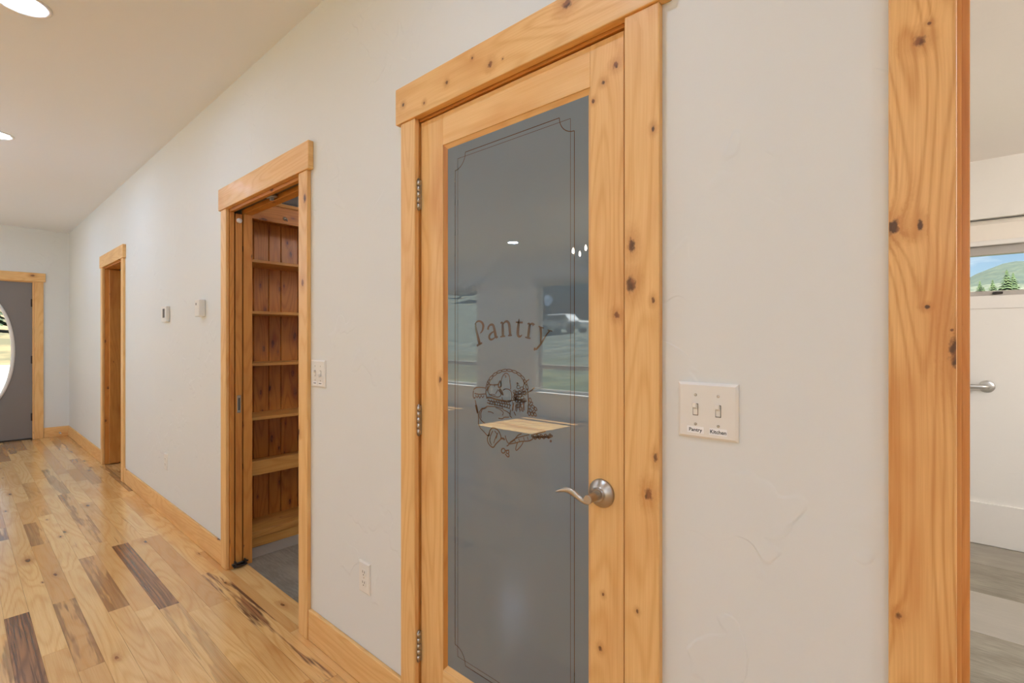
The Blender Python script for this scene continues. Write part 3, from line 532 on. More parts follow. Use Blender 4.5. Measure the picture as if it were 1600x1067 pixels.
# glazing bead: sloped moulding on all four sides, one board each
def bead(pts, mat='pine_edge'):
    bm = new(); vs = [bm.verts.new(p) for p in pts]
    for q in ((0, 1, 2, 3), (4, 5, 6, 7), (0, 1, 5, 4), (1, 2, 6, 5), (2, 3, 7, 6), (3, 0, 4, 7)):
        f = bm.faces.new([vs[i] for i in q]); 
    bm.normal_update()
    s = [max(p[i] for p in pts) - min(p[i] for p in pts) for i in range(3)]; ax = s.index(max(s))
    for f in bm.faces: uvface(bm, f, ax)
    setattrs(bm, bm.verts, random.random() * 9, 0.1, 0)
    return obj('glazing_bead', bm, mat, dr)
a, b = SY0 + .003, SY0 + .012; c = SY1 - .006
def rectring(x0, x1, z0, z1, X0, X1, Z0, Z1):
    # outer x0.. inner X0..; a = outer depth, b = inner depth
    P = lambda x, y, z: (x, y, z)
    L = [P(x0, a, z0), P(X0, b, Z0), P(X0, b, Z1), P(x0, a, z1), P(x0, c, z0), P(X0, c, Z0), P(X0, c, Z1), P(x0, c, z1)]
    R = [P(x1, a, z0), P(X1, b, Z0), P(X1, b, Z1), P(x1, a, z1), P(x1, c, z0), P(X1, c, Z0), P(X1, c, Z1), P(x1, c, z1)]
    Tt = [P(x0, a, z1), P(X0, b, Z1), P(X1, b, Z1), P(x1, a, z1), P(x0, c, z1), P(X0, c, Z1), P(X1, c, Z1), P(x1, c, z1)]
    B = [P(x0, a, z0), P(X0, b, Z0), P(X1, b, Z0), P(x1, a, z0), P(x0, c, z0), P(X0, c, Z0), P(X1, c, Z0), P(x1, c, z0)]
    bead(L, 'jamb'); bead(R, 'alder'); bead(Tt, 'alder'); bead(B, 'alder')
rectring(sl, sr, rb, rt, GL, GR, GB, GT)
YGL = D + .0165
bm = new(); box(bm, GL - .004, GR + .004, YGL, YGL + .012, GB - .004, GT + .004)
pane = obj('glass_pane', bm, 'frost', dr)

def ribbon(bm, pts, y):
    """flat etched stroke in the glass plane; pts = (x, z, width)"""
    n = len(pts)
    if n < 2: return
    L, R = [], []
    for i in range(n):
        x, z, w = pts[i]; p0 = pts[max(i - 1, 0)]; p1 = pts[min(i + 1, n - 1)]
        dx, dz = p1[0] - p0[0], p1[1] - p0[1]; l = math.hypot(dx, dz) or 1e-6
        nx, nz = -dz / l * w / 2, dx / l * w / 2
        L.append(bm.verts.new((x + nx, y, z + nz))); R.append(bm.verts.new((x - nx, y, z - nz)))
    for i in range(n - 1):
        bm.faces.new((L[i], L[i + 1], R[i + 1], R[i]))
def smooth(pts, k=4):
    out = []
    for i in range(len(pts) - 1):
        p0, p1, p2, p3 = pts[max(i - 1, 0)], pts[i], pts[i + 1], pts[min(i + 2, len(pts) - 1)]
        for j in range(k):
            t = j / k; r = []
            for c in range(3):
                a0, a1, a2, a3 = p0[c], p1[c], p2[c], p3[c]
                v = .5 * (2 * a1 + (a2 - a0) * t + (2 * a0 - 5 * a1 + 4 * a2 - a3) * t * t + (3 * a1 - a0 - 3 * a2 + a3) * t ** 3)
                r.append(max(v, .0005) if c == 2 else v)
            out.append(tuple(r))
    out.append(pts[-1]); return out
def dec(s): return [[tuple(int(q) / 10000. for q in p.split(',')) for p in st.split()] for st in s.split('|')]
ye = YGL - .0004
bm = new()
for ch, s in LETTERS.items():
    for st in dec(s): ribbon(bm, smooth([(x, z, w * 1.6) for x, z, w in st]), ye)
obj('lettering', bm, 'etch', pane)['label'] = 'etched word Pantry on the frosted glass'
bm = new()
for st in dec(EMBLEM): ribbon(bm, smooth([(x, z, w * 1.35) for x, z, w in st], 3), ye)
obj('basket_emblem', bm, 'etch', pane)['label'] = 'etched fruit basket drawing on the frosted glass'
def border(x0, x1, z0, z1, r, w, notch=True):
    bm = new(); w *= 1.0; pts = []
    for cx, cz, a0 in ((x1, z1, 270), (x1, z0, 180), (x0, z0, 90), (x0, z1, 0)):
        # concave quarter circles centred on the corners, clockwise from the top right
        for i in range(9):
            aa = math.radians({270: 180 + 90 * i / 8, 180: 90 + 90 * i / 8, 90: 0 + 90 * i / 8, 0: -90 + 90 * i / 8}[a0])
            if notch: pts.append((cx + r * math.cos(aa), cz + r * math.sin(aa), w))
        if not notch: pts.append((cx, cz, w))
    pts.append(pts[0])
    for p, q in zip(pts, pts[1:]): ribbon(bm, [p, q], ye)
    obj('border_line', bm, 'etch', pane)
border(-1.140, -.690, .294, 1.889, .047, .0022)
border(-1.128, -.702, .308, 1.877, .01, .0013, False)
# hinges
for z0 in (.230, .988, 1.744):
    bm = new()
    for i in range(5): tube(bm, [(-1.2985, D - .0035, z0 + .0195 * i + .0005), (-1.2985, D - .0035, z0 + .0195 * (i + 1) - .0008)], .0068, 14)
    box(bm, -1.2999, -1.294, D - .002, D + .0055, z0, z0 + .0975); tube(bm, [(-1.2985, D - .0035, z0 - .004), (-1.2985, D - .0035, z0 + .102)], .004, 10)
    obj('hinge', bm, 'nickel', dr)
# lever handle
hc = (-.604, SY0, .935)
bm = new(); lathe(bm, [(.0345, 0), (.0345, -.003), (.033, -.0055), (.020, -.0145), (.0155, -.017), (.0155, -.022)], hc, 'Y', 40)
ro = obj('rose', bm, 'nickel', dr)
bm = new(); lathe(bm, [(.0112, -.0165), (.0108, -.045), (.0108, -.062), (.0098, -.0655)], hc, 'Y', 28)
ly = SY0 - .060
path = [(-.604, .935, .0195), (-.611, .9275, .0150), (-.622, .9265, .0125), (-.634, .9305, .0135), (-.646, .9365, .0160), (-.658, .9415, .0165), (-.670, .943, .0135), (-.683, .9395, .0085), (-.697, .9345, .0035)]
path = smooth([(x, z, w) for x, z, w in path], 4)
rings = []
for i, (x, z, w) in enumerate(path):
    p0 = path[max(i - 1, 0)]; p1 = path[min(i + 1, len(path) - 1)]
    d = Vector((p1[0] - p0[0], 0, p1[1] - p0[1])).normalized(); nrm = Vector((-d.z, 0, d.x)); dep = .0062 if i > 4 else .0075
    yy = ly + .006 * math.sin(PI * i / len(path)); rings.append([])
    for kq in range(12):
        an = 2 * PI * kq / 12
        rings[-1].append(bm.verts.new(Vector((x, yy, z)) + nrm * (math.cos(an) * w / 2) + Vector((0, math.sin(an) * dep * .62, 0))))
for r0, r1 in zip(rings, rings[1:]):
    for kq in range(12):
        f = bm.faces.new((r0[kq], r0[(kq + 1) % 12], r1[(kq + 1) % 12], r1[kq])); f.smooth = True
for r0 in (rings[0], rings[-1]): bm.faces.new(r0)
obj('lever', bm, 'nickel', dr)
bm = new(); box(bm, -.5445, -.5425, SY0 + .004, SY0 + .03, .90, .965); obj('strike_plate', bm, 'nickel', dr)
# pantry interior back panel keeps the room behind closed
# ================================================================= FRONT DOOR (door_1)
dr = empty('door_1', (XL, .211, 0), 'grey front door with a tall oval glass light', kind='structure')
OC = (.211, 1.149); OR = (.276, .70)
def oval_slab(bm, y0, y1, z0, z1, x0, x1, n0=64):
    """slab with an elliptical hole"""
    a = []; b = []
    for side in (x0, x1):
        inn, outt = [], []
        cor = [math.atan2(zz - OC[1], yy - OC[0]) % (2 * PI) for yy in (y0, y1) for zz in (z0, z1)]
        angs = sorted([2 * PI * i / n0 for i in range(n0)] + cor); n = len(angs)
        for an in angs:
            cy, cz = math.cos(an), math.sin(an)
            inn.append(bm.verts.new((side, OC[0] + OR[0] * cy, OC[1] + OR[1] * cz)))
            # project the direction onto the rectangle
            sy = ((y1 - OC[0]) if cy > 0 else (OC[0] - y0)); sz = ((z1 - OC[1]) if cz > 0 else (OC[1] - z0))
            m = 1 / max(abs(cy) / sy * 1., abs(cz) / sz)
            outt.append(bm.verts.new((side, OC[0] + cy * m, OC[1] + cz * m)))
        for i in range(n):
            j = (i + 1) % n; bm.faces.new((inn[i], inn[j], outt[j], outt[i]))
        a.append(inn); b.append(outt)
    for i in range(n):
        j = (i + 1) % n
        bm.faces.new((a[0][i], a[0][j], a[1][j], a[1][i])); bm.faces.new((b[0][i], b[0][j], b[1][j], b[1][i]))
bm = new(); oval_slab(bm, -.2465, .669, .017, 2.0395, XL - .065, XL - .02)
obj('slab', bm, 'door', dr)
bm = new(); n = 72; prof = [(-.012, 0), (-.006, .012), (.006, .016), (.020, .012), (.026, 0)]; rings = []
for i in range(n):
    an = 2 * PI * i / n
    rings.append([bm.verts.new((XL - .02 + h, OC[0] + (OR[0] + r) * math.cos(an), OC[1] + (OR[1] + r) * math.sin(an))) for r, h in prof])
for i in range(n):
    for q in range(len(prof) - 1):
        f = bm.faces.new((rings[i][q], rings[(i + 1) % n][q], rings[(i + 1) % n][q + 1], rings[i][q + 1])); f.smooth = True
obj('glass_rim', bm, 'whitewood', dr)
bm = new(); n = 48
for xx in (XL - .045, XL - .04):
    bm.faces.new([bm.verts.new((xx, OC[0] + (OR[0] + .003) * math.cos(2 * PI * i / n), OC[1] + (OR[1] + .003) * math.sin(2 * PI * i / n))) for i in range(n)])
obj('oval_pane', bm, 'pane', dr)
for z0 in (.24, .985, 1.725):
    bm = new(); tube(bm, [(XL - .013, .668, z0), (XL - .013, .668, z0 + .10)], .008, 10); box(bm, XL - .02, XL - .012, .655, .681, z0, z0 + .10); obj('hinge', bm, 'bronze', dr)
bm = new(); lathe(bm, [(.03, 0), (.03, .008), (.012, .014), (.012, .045), (.027, .055), (.027, .078), (.01, .085)], (XL - .02, -.175, .95), 'X', 20); obj('knob', bm, 'bronze', dr)
e = empty('trim_5', (XL, .21, 0), 'pale knotty wood casing around the grey front door', kind='structure')
board('side_casing', e, 'alder', XL, XL + .019, .684, .772, .001, 2.05, bev=.003); board('side_casing', e, 'alder', XL, XL + .019, -.352, -.262, .001, 2.05, bev=.003)
board('head_casing', e, 'alder', XL, XL + .025, -.372, .792, 2.05, 2.166, bev=.003)
board('jamb', e, 'alder', XL - .11, XL - .001, .6695, .6835, .001, 2.052); board('jamb', e, 'alder', XL - .11, XL - .001, -.2615, -.247, .001, 2.052)
board('head_jamb', e, 'alder', XL - .11, XL - .001, -.247, .6695, 2.04, 2.054)
board('sill', e, 'bronze', XL - .11, XL - .0, -.247, .6695, .001, .017)
portal('portal_front_door', (XL - .02, OC[0], OC[1]), (.56, 1.42), (1, 0, 0))

# ================================================================= TALL WINDOWS (window_1..5)
def tall_window(i, x0, x1):
    w = empty('window_%d' % i, ((x0 + x1) / 2, YB, WZ[0]), 'tall two-part window in the back wall, number %d from the front door' % i if False else ['tall window nearest the front door, mirrored at the left of the glass', 'tall window mirrored at the right of the pantry glass', 'tall window added in the middle of the back wall for daylight, unseen', 'tall window added opposite the bathroom doorway for daylight, unseen', 'tall window added nearest the right end wall for daylight, unseen'][i - 1], kind='structure')
    y0, y1 = YB - .145, YB - .085; z0, z1 = WZ; fw = .045; zr = .79
    for b in ((x0, x0 + fw, z0, z1), (x1 - fw, x1, z0, z1), (x0 + fw, x1 - fw, z0, z0 + fw), (x0 + fw, x1 - fw, z1 - fw, z1), (x0 + fw, x1 - fw, zr, zr + .075)):
        board('frame', w, 'vinyl', b[0], b[1], y0, y1, b[2], b[3], bev=.003)
    for b in ((z0 + fw, zr), (zr + .075, z1 - fw)):
        bm = new(); box(bm, x0 + fw, x1 - fw, YB - .12, YB - .116, *b); obj('pane', bm, 'pane', w)
    board('sill_board', w, 'whitewood', x0 - .04, x1 + .04, YB - .085, YB + .03, z0 - .022, z0 + .001, bev=.003)
    board('side_casing', w, 'whitewood', x0 - .07, x0, YB, YB + .016, z0, z1, bev=.002); board('side_casing', w, 'whitewood', x1, x1 + .07, YB, YB + .016, z0, z1, bev=.002)
    board('head_casing', w, 'vinyl', x0 - .08, x1 + .08, YB, YB + .03, z1, z1 + .085, bev=.002)
    portal('portal_window', ((x0 + x1) / 2, YB - .02, (z0 + z1) / 2), (x1 - x0, z1 - z0), (0, 1, 0))
for i, (a, b) in enumerate(W4): tall_window(i + 1, a, b)

# ---- bathroom window with roller shade
w = empty('window_6', (.6, YF, BW[2]), 'small high bathroom window looking out to a forested mountain', kind='structure')
x0, x1, z0, z1 = BW[0], BW[1], BW[2], BW[3]
zs = 1.583
for b in ((x0, x0 + .045, zs, z1), (x1 - .045, x1, zs, z1), (x0 + .045, x1 - .045, zs, zs + .035), (x0 + .045, x1 - .045, 1.85, z1)):
    board('frame', w, 'vinyl', b[0], b[1], YF + .075, YF + .13, b[2], b[3], bev=.003)
board('sill_board', w, 'whitewood', x0, x1, YF - .008, YF + .15, z0, zs - .001, bev=.002)
bm = new(); box(bm, x0 + .045, x1 - .045, YF + .10, YF + .104, zs + .035, 1.85); obj('pane', bm, 'pane', w)
bm = new(); box(bm, .30, .345, YF + .058, YF + .075, zs + .012, zs + .026, bev=.002); obj('latch', bm, 'bronze', w)
portal('portal_bathroom', (.6, YF + .02, 1.8), (1.5, .5), (0, -1, 0))
s = empty('roller_shade', (.6, YF + .03, 1.86), 'cream roller shade half lowered over the bathroom window', 'shade')
bm = new(); box(bm, x0 + .01, x1 - .01, YF + .028, YF + .032, 1.935, 2.055); obj('cloth', bm, 'shade', s)
bm = new(); box(bm, x0 + .01, x1 - .01, YF + .022, YF + .040, 1.905, 1.937, bev=.004); obj('hem_bar', bm, 'whitewood', s)
bm = new(); tube(bm, [(x0 + .005, YF + .045, 2.05), (x1 - .005, YF + .045, 2.05)], .02, 16); obj('roller', bm, 'shade', s)
# ---- grab bar
g = empty('grab_bar', (.1, YF, 1.0), 'brushed steel grab bar on the bathroom wall under the window', 'grab bar')
for gx in (.268, -.35):
    bm = new(); lathe(bm, [(.038, 0), (.038, -.004), (.034, -.008), (.014, -.010)], (gx, YF, 1.005), 'Y', 28); obj('flange', bm, 'steel', g)
bm = new(); pts = [(.268, YF - .008, 1.005), (.268, YF - .030, 1.005), (.258, YF - .043, 1.005), (.24, YF - .048, 1.005), (-.32, YF - .048, 1.005), (-.34, YF - .043, 1.005), (-.35, YF - .03, 1.005), (-.35, YF - .008, 1.005)]
tube(bm, pts, .0145, 14); obj('bar', bm, 'steel', g)

# ================================================================= CLOSET SHELF UNIT
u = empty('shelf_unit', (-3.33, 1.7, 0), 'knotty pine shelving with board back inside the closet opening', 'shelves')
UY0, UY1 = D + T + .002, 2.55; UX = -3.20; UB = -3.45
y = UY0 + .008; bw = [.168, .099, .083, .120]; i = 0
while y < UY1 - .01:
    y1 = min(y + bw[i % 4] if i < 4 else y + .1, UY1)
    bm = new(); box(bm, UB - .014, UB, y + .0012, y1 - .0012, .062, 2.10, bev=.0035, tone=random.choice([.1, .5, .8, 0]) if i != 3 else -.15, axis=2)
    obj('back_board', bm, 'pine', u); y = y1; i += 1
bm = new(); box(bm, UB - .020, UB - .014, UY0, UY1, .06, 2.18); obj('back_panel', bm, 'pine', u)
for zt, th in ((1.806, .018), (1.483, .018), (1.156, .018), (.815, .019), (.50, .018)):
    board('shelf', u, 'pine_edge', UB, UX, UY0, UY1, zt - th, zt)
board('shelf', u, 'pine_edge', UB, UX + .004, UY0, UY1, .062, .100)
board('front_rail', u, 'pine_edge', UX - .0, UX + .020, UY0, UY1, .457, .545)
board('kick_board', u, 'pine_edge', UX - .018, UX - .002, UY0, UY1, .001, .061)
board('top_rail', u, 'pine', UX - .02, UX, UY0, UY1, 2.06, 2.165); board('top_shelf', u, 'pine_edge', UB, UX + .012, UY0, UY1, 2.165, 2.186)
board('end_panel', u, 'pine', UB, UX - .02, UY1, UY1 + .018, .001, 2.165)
hk = obj('coat_hook', (lambda bm: (tube(bm, [(UX, 1.42, 2.09), (UX + .02, 1.42, 2.088), (UX + .034, 1.42, 2.075), (UX + .036, 1.42, 2.09)], .004), lathe(bm, [(.012, 0), (.010, .004), (.003, .006)], (UX, 1.42, 2.095), 'X', 14), bm)[-1])(new()), 'nickel', label='small nickel hook on the top rail of the closet shelves', cat='hook')

# ================================================================= WALL FITTINGS
def plate(bm, x0, x1, z0, z1, y=D, th=.0065, b=.005):
    """wall plate with sloped edge"""
    o = [bm.verts.new(p) for p in ((x0, y, z0), (x1, y, z0), (x1, y, z1), (x0, y, z1))]
    m = [bm.verts.new(p) for p in ((x0, y - th * .55, z0), (x1, y - th * .55, z0), (x1, y - th * .55, z1), (x0, y - th * .55, z1))]
    f = [bm.verts.new(p) for p in ((x0 + b, y - th, z0 + b), (x1 - b, y - th, z0 + b), (x1 - b, y - th, z1 - b), (x0 + b, y - th, z1 - b))]
    for A, B in ((o, m), (m, f)):
        for i in range(4): bm.faces.new((A[i], A[(i + 1) % 4], B[(i + 1) % 4], B[i]))
    bm.faces.new(f); bm.faces.new(o[::-1])
def text(s, x, y, z, size, mat, parent):
    c = bpy.data.curves.new('t', 'FONT'); c.body = s; c.size = size; c.align_x = 'CENTER'; c.align_y = 'CENTER'; c.offset = size * .018
    o = bpy.data.objects.new('t', c); COL.objects.link(o)
    bpy.context.view_layer.update()
    me = bpy.data.meshes.new_from_object(o.evaluated_get(bpy.context.evaluated_depsgraph_get()))
    bpy.data.objects.remove(o)
    bm = new(); bm.from_mesh(me)
    for v in bm.verts: v.co = Vector((x + v.co.x, y, z + v.co.y))
    return obj('lettering', bm, mat, parent)
def switch(label, x0, x1, z0, z1, toggles, labels=None, up=(1, 1)):
    e = empty('light_switch', ((x0 + x1) / 2, D, z0), label, 'light switch')
    bm = new(); plate(bm, x0, x1, z0, z1); pl = obj('cover_plate', bm, 'white', e)
    zc = (z0 + z1) / 2 + .002
    for i, tx in enumerate(toggles):
        bm = new(); box(bm, tx - .0055, tx + .0055, D - .0068, D - .0060, zc - .0125, zc + .0125); sl_ = obj('toggle_slot', bm, 'slot', pl)
        bm = new(); s = 1 if up[i] else -1
        vs = box(bm, tx - .0042, tx + .0042, D - .0155, D - .0066, zc + s * .001, zc + s * .0112, bev=.001)
        box(bm, tx - .0044, tx + .0044, D - .0078, D - .0066, zc - .011, zc + .011, bev=.0003)
        for v in bm.verts:
            if v.co.y < D - .010: v.co.z += s * .0035
        obj('toggle', bm, 'white', e)
        for dz in (.0305, -.0305):
            bm = new(); lathe(bm, [(.0030, 0), (.0030, -.0006), (.0016, -.0013)], (tx, D - .0063, zc + dz), 'Y', 12); obj('screw', bm, 'nickel', e)
        if labels:
            bm = new(); box(bm, tx - .0175, tx + .0175, D - .0071, D - .0064, z0 + .0105, z0 + .0245); lb = obj('label_tape', bm, 'label', e)
            if labels[i]: text(labels[i], tx, D - .0073, z0 + .0172, .0105, 'ink', lb)
            else:
                bm = new(); box(bm, tx - .012, tx + .010, D - .0074, D - .0071, z0 + .0155, z0 + .0185); obj('print', bm, 'ink', lb)
    return e
switch('cream double light switch with labels reading Pantry and Kitchen', -.410, -.289, 1.102, 1.218, (-.373, -.327), ('Pantry', 'Kitchen'))
switch('small cream double light switch right of the closet opening', -2.040, -1.920, 1.102, 1.218, (-2.003, -1.957), (None, None), (1, 0))
def outlet(label, x0, x1, z0, z1):
    e = empty('wall_outlet', ((x0 + x1) / 2, D, z0), label, 'wall outlet')
    bm = new(); plate(bm, x0, x1, z0, z1); obj('cover_plate', bm, 'white', e)
    cx = (x0 + x1) / 2
    for zc in ((z0 + z1) / 2 + .0195, (z0 + z1) / 2 - .0195):
        bm = new(); lathe(bm, [(.0172, 0), (.0172, -.0018), (.016, -.0022)], (cx, D - .006, zc), 'Y', 24)
        for v in bm.verts: v.co.z = min(max(v.co.z, zc - .0125), zc + .0125)
        rc = obj('receptacle', bm, 'white', e)
        bm = new()
        for sx in (-.0062, .0062): box(bm, cx + sx - .0013, cx + sx + .0013, D - .0085, D - .0080, zc - .001, zc + .0075)
        lathe(bm, [(.0026, 0), (.0026, -.0004)], (cx, D - .0081, zc - .0075), 'Y', 10); obj('slots', bm, 'slot', rc)
    bm = new(); lathe(bm, [(.003, 0), (.003, -.0006), (.0016, -.0013)], (cx, D - .0063, (z0 + z1) / 2), 'Y', 12); obj('screw', bm, 'nickel', e)
outlet('cream wall outlet low between the closet and pantry door', -1.662, -1.588, .345, .462)
outlet('distant wall outlet low between the farthest doorway and closet', -4.290, -4.216, .347, .464)
t_ = empty('thermostat', (-4.225, D, 1.432), 'small white thermostat with a dark screen on the long wall', 'thermostat')
bm = new(); box(bm, -4.29, -4.165, D - .024, D, 1.432, 1.545, bev=.003, seg=2); obj('body', bm, 'white', t_)
bm = new(); box(bm, -4.248, -4.198, D - .0248, D - .0238, 1.462, 1.527); obj('screen', bm, 'slot', t_)
t_ = empty('wall_sensor', (-3.45, D, 1.445), 'small white wall sensor between the thermostat and closet', 'sensor')
bm = new(); box(bm, -3.485, -3.402, D - .038, D, 1.447, 1.552, bev=.006, seg=3); obj('body', bm, 'white', t_)
bm = new(); box(bm, -3.462, -3.448, D - .0386, D - .0376, 1.518, 1.532, bev=.0003); obj('button', bm, 'slot', t_)
# spring door stop in the far corner
t_ = empty('door_stop', (XL + .015, .93, .06), 'chrome spring door stop on the baseboard in the far corner', 'door stop')
bm = new(); pts = []
for i in range(90):
    a = i * .7; pts.append((XL + .02 + i * .0007, .93 + .006 * math.cos(a), .05 + .006 * math.sin(a)))
tube(bm, pts, .0012, 5); obj('spring', bm, 'steel', t_)
bm = new(); lathe(bm, [(.011, 0), (.011, .003), (.007, .006)], (XL + .015, .93, .05), 'X', 14); obj('base', bm, 'steel', t_)
bm = new(); lathe(bm, [(.007, .0), (.009, .004), (.009, .012), (.006, .016)], (XL + .083, .93, .05), 'X', 14); obj('tip', bm, 'rubber', t_)

# ================================================================= RECESSED LIGHTS
def downlight(x, y, z, label, group=None, r=.096, lens='lens'):
    e = empty('ceiling_light', (x, y, z), label, 'ceiling light', group)
    bm = new(); lathe(bm, [(r, 0), (r, -.003), (r - .006, -.006), (r - .022, -.003), (r - .022, 0.0)], (x, y, z), 'Z', 40); obj('trim_ring', bm, 'whitewood', e)
    bm = new(); n = 36
    vs = [bm.verts.new((x + (r - .022) * math.cos(2 * PI * i / n), y + (r - .022) * math.sin(2 * PI * i / n), z - .0025)) for i in range(n)]
    bm.faces.new(vs); o = obj('lens', bm, lens, e)
    for p in o.data.polygons:
        if p.normal.z > 0: p.flip()
downlight(-2.93, .19, CH, 'round recessed ceiling light at the top left corner', lens='lens_dim')
downlight(-4.95, .19, CH, 'second round recessed ceiling light farther down the hall', lens='lens_dim')
downlight(-4.703, -3.369, CH, 'recessed ceiling light mirrored in the pantry glass')
for (x, y) in ((-6.97, .19), (-.9, .19), (1.1, .19), (-7.0, -3.37), (-2.5, -3.37), (-.3, -3.37), (1.9, -3.37), (-1.3, -1.6), (1.0, -1.6)):
    downlight(x, y, CH, 'recessed ceiling light added outside the frame to brighten the room', 'added recessed lights outside the frame', lens='lens_dim' if y > 0 else 'lens')  # extra unseen lights, added to raise the room brightness
downlight(1.3, 2.2, 2.45, 'recessed ceiling light added to brighten the bathroom, unseen', None)  # added out of view to light the bathroom
downlight(-2.1, 2.9, 2.45, 'recessed ceiling light added to brighten the shelf closet, unseen', None)  # added out of view to light the closet

# opal pendants and a bathroom wall lamp, added unseen to brighten the rooms
for i, gx in enumerate((.2, 1.4, 2.6)):
    e = empty('fill_pendant', (gx, -2.5, CH), 'opal globe pendant added to brighten the room, unseen behind the camera', 'pendant lamp', 'added pendants behind the camera')
    bm = new(); tube(bm, [(gx, -2.5, CH), (gx, -2.5, 2.12)], .005); lathe(bm, [(.06, CH), (.06, CH - .02), (.01, CH - .03)], (gx, -2.5, 0), 'Z', 20); obj('cord', bm, 'bronze', e)
    bm = new(); lathe(bm, [(.13 * math.sin(PI * q / 12) + .0005, 2.0 - .13 * math.cos(PI * q / 12)) for q in range(13)], (gx, -2.5, 0), 'Z', 20); obj('globe', bm, 'globe', e)
for (gx, gy) in ((-7.1, -1.7), (-5.3, -1.0)):  # unseen globes added to lift the dim left end and its ceiling
    e = empty('fill_pendant', (gx, gy, CH), 'opal globe pendant added to brighten the entry, unseen left of the frame', 'pendant lamp', 'added entry pendants outside the frame')
    bm = new(); tube(bm, [(gx, gy, CH), (gx, gy, 2.38)], .005); lathe(bm, [(.06, CH), (.06, CH - .02), (.01, CH - .03)], (gx, gy, 0), 'Z', 20); obj('cord', bm, 'bronze', e)
    bm = new(); lathe(bm, [(.13 * math.sin(PI * q / 12) + .0005, 2.25 - .13 * math.cos(PI * q / 12)) for q in range(13)], (gx, gy, 0), 'Z', 20); obj('globe', bm, 'fill_globe_entry', e)
e = empty('fill_pendant', (-2.1, 2.3, 2.45), 'small opal lamp added under the closet ceiling to light the shelves, unseen', 'pendant lamp')  # unseen lamp added because the closet came out too dark
bm = new(); tube(bm, [(-2.1, 2.3, 2.45), (-2.1, 2.3, 2.33)], .008); obj('cord', bm, 'bronze', e)
bm = new(); lathe(bm, [(.05 * math.sin(PI * q / 10) + .0005, 2.28 - .05 * math.cos(PI * q / 10)) for q in range(11)], (-2.1, 2.3, 0), 'Z', 18); obj('globe', bm, 'fill_globe_warm', e)
e = empty('fill_wall_lamp', (2.3, 2.7, 2.0), 'wall lamp with opal globes added to brighten the bathroom, unseen', 'wall lamp')  # unseen fixture added to light the bathroom walls and ceiling
bm = new(); box(bm, 2.37, 2.398, 2.2, 3.2, 1.95, 2.05, bev=.004); obj('back_plate', bm, 'nickel', e)
for gy in (2.35, 2.7, 3.05):
    bm = new(); lathe(bm, [(.09 * math.sin(PI * q / 10) + .0005, 2.0 - .09 * math.cos(PI * q / 10)) for q in range(11)], (2.27, gy, 0), 'Z', 18); obj('globe', bm, 'fill_globe_warm', e)
# ---- chandelier, seen mirrored at the right edge of the glass
cx, cy = -3.05, -2.90
e = empty('chandelier', (cx, cy, CH), 'dark metal chandelier with candle bulbs, mirrored at the glass edge', 'chandelier')
bm = new(); lathe(bm, [(.06, 0), (.06, -.01), (.02, -.03)], (cx, cy, CH), 'Z', 24); obj('canopy', bm, 'bronze', e)
bm = new(); tube(bm, [(cx, cy, CH - .02), (cx, cy, 2.45)], .006); obj('chain', bm, 'bronze', e)
bm = new(); lathe(bm, [(.008, 2.48), (.03, 2.42), (.018, 2.36), (.035, 2.27), (.03, 2.2), (.012, 2.14), (.0, 2.12)], (cx, cy, 0), 'Z', 20); obj('stem', bm, 'bronze', e)
for i in range(6):
    a = 2 * PI * i / 6 + .3; ca, sa = math.cos(a), math.sin(a); P = lambda r, z: (cx + r * ca, cy + r * sa, z)
    bm = new(); tube(bm, [P(.03, 2.24), P(.10, 2.18), P(.18, 2.19), P(.23, 2.25)], .006); lathe(bm, [(.022, 2.25), (.03, 2.262)], (cx + .23 * ca, cy + .23 * sa, 0), 'Z', 14); ar = obj('arm', bm, 'bronze', e)
    bm = new(); lathe(bm, [(.010, 2.262), (.010, 2.32)], (cx + .23 * ca, cy + .23 * sa, 0), 'Z', 12); obj('candle', bm, 'white', ar)
    bm = new(); lathe(bm, [(.006, 2.32), (.014, 2.34), (.012, 2.362), (.003, 2.39)], (cx + .23 * ca, cy + .23 * sa, 0), 'Z', 12); obj('bulb', bm, 'bulb', ar)

# ================================================================= OUTSIDE
def hz(x, y):
    n = .5 * math.sin(x * .21 + 1.3) * math.cos(y * .17) + .25 * math.sin(x * .53 + y * .31)
    z = -.28
    if y < -12: z += (-12 - y) * .125 + n * min(1, (-12 - y) / 15)
    if y > 10: z += (y - 10) * .088 + n * min(1.5, (y - 10) / 30)
    if x < -36: z += (-36 - x) * (.13 if x > -56 else .13)
    return z
def grid(xs, ys, fn):
    bm = new(); vs = [[bm.verts.new((x, y, fn(x, y))) for y in ys] for x in xs]
    for i in range(len(xs) - 1):
        for j in range(len(ys) - 1):
            f = bm.faces.new((vs[i][j], vs[i + 1][j], vs[i + 1][j + 1], vs[i][j + 1])); f.smooth = True
    return bm
rng = lambda a, b, s: [a + i * s for i in range(int(round((b - a) / s)) + 1)]
obj('ground', grid(rng(-140, 80, 2.5), rng(-110, 210, 2.5), hz), 'ground', label='grass and sagebrush ground sloping up around the house', kind='structure')
bm = new(); box(bm, -36, XL - .12, -3.2, 4.2, -.5, -.06); obj('patio', bm, 'concrete', label='pale concrete landing outside the front door', kind='structure')
def mz(x, y):
    px, py = x / 3 - 78, (y - 2400) / 3
    h = 84 * math.exp(-(px / 88) ** 2) * math.exp(-(py / 240) ** 2) + 40 * math.exp(-((px + 260) / 150) ** 2) * math.exp(-(py / 300) ** 2)
    n = 2.5 * math.sin(x * .021 + y * .013) + 1.6 * math.sin(x * .047 - y * .031) + .8 * math.sin(x * .13 + y * .09)
    return 3 * h + 3.93 * (1 - math.exp(-1)) + n
obj('mountain', grid(rng(-1800, 1800, 30), rng(1500, 3300, 30), mz), 'mountain', label='green forested mountain beyond the bathroom window', kind='structure')
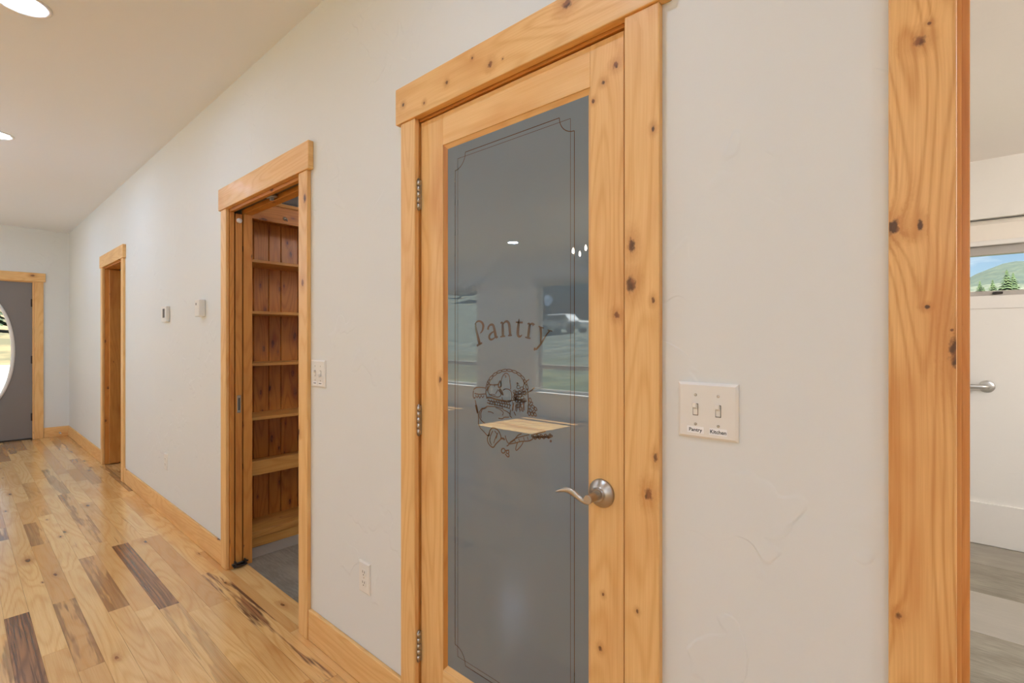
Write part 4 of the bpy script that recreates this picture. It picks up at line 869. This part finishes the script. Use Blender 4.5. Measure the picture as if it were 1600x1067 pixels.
# pines
def pine():
    r = empty('pine_tree', (0, 0, 0))
    bm = new(); tube(bm, [(0, 0, 0), (0, 0, .9)], [.03, .008], 7); obj('trunk', bm, 'bark', r)
    bm = new(); rnd = random.Random(5)
    for L in range(9):
        z = .14 + L * .095; R = .25 * (1 - L / 9.5); n = 14; c = bm.verts.new((0, 0, z + .14)); ring = []
        for i in range(n):
            a = 2 * PI * i / n + L; rr = R * (1 if i % 2 else .62) * rnd.uniform(.8, 1.15)
            ring.append(bm.verts.new((rr * math.cos(a), rr * math.sin(a), z - (.03 if i % 2 else -.02))))
        for i in range(n): bm.faces.new((ring[i], ring[(i + 1) % n], c))
        bm.faces.new(ring[::-1])
    obj('foliage', bm, 'pinetree', r); return r
first = pine(); used = False
def put_pine(x, y, s, w, label, group=None):
    global used
    o = first if not used else copy_tree(first); used = True
    o.location = (x, y, hz(x, y) - .1); o.scale = (s * w, s * w, s)
    tag(o, label, 'tree', group)
    if not group and 'group' in o: del o['group']
rn = random.Random(11)
for n_, px in enumerate((1531, 1537, 1551, 1556, 1567, 1573, 1577, 1583, 1588)):
    yy = (96, 104, 92, 99, 106, 90, 101, 95, 100)[n_]; tt = (px - 800) / F
    x = yy / (math.sin(TH) + tt * math.cos(TH)) * (-math.cos(TH) + tt * math.sin(TH))
    put_pine(x, yy, (2.4, 1.5, 2.6, 1.4, 1.8, 3.6, 2.0, 3.0, 1.6)[n_], 1.5, 'dark green pine, %s from the left through the bathroom window' % ('first', 'second', 'third', 'fourth', 'fifth', 'sixth', 'seventh', 'eighth', 'ninth')[n_], 'pines seen through the bathroom window')
for i in range(54):
    x = -104 + (i % 18) * 5.2 + (i // 18) * 1.7 + rn.uniform(-.6, .6); y = -56 - (i // 18) * 6.5 + rn.uniform(-.8, .8)
    if x > -34 and y > -60: continue
    put_pine(x, y, rn.uniform(6, 9.5), 1.15, 'dark pine on the hillside mirrored in the pantry glass', 'pines on the mirrored hillside')
for i in range(12):
    put_pine(-46 - (i % 3) * 3.2, -5 + i * 1.35, rn.uniform(2.2, 4.2), 1.2, 'dark pine beyond the driveway, seen through the oval door glass', 'pines beyond the front door')
# low brown house and white car across the road
hs = empty('house', (-27, -40, 0), 'low brown house with a grey gable roof mirrored in the glass', 'house')
zb = hz(-27, -38) - .4
bm = new(); box(bm, -33, -21.5, -46, -38, zb, 5.0); obj('wall', bm, 'housewall', hs)
bm = new(); v = [bm.verts.new(p) for p in ((-34, -37.3, 4.9), (-20.8, -37.3, 4.9), (-27.3, -37.3, 8.2), (-34, -46.7, 4.9), (-20.8, -46.7, 4.9), (-27.3, -46.7, 8.2))]
for q in ((0, 1, 2), (3, 5, 4), (0, 3, 4, 1), (1, 4, 5, 2), (0, 2, 5, 3)): bm.faces.new([v[i] for i in q])
obj('roof', bm, 'roof', hs)
bm = new(); box(bm, -26, -22.8, -37.98, -37.9, zb + .5, 4.2, bev=.02); obj('garage_door', bm, 'door', hs)
c_ = empty('car', (-21.6, -29, 0), 'white car parked in front of the brown house, mirrored in the glass', 'car')
zc = hz(-21.6, -29) + .1
bm = new(); vs = box(bm, -23.6, -19.6, -29.9, -28.1, zc + .35, zc + .95, bev=.14, seg=3); obj('body', bm, 'carpaint', c_)
bm = new(); vs = box(bm, -23.0, -20.6, -29.75, -28.25, zc + .93, zc + 1.5, bev=.12, seg=3)
for v in bm.verts:
    if v.co.z > zc + 1.2: v.co.x = -21.8 + (v.co.x + 21.8) * .75
obj('cabin', bm, 'carpaint', c_)
bm = new(); box(bm, -22.6, -21.0, -28.26, -28.20, zc + 1.02, zc + 1.36, bev=.02); obj('side_window', bm, 'carglass', c_)
for wx in (-22.8, -20.4):
    for wy in (-29.85, -28.1):
        bm = new(); lathe(bm, [(.2, -.1), (.33, -.09), (.33, .09), (.2, .1)], (wx, wy, zc + .33), 'Y', 18); obj('wheel', bm, 'slot', c_)
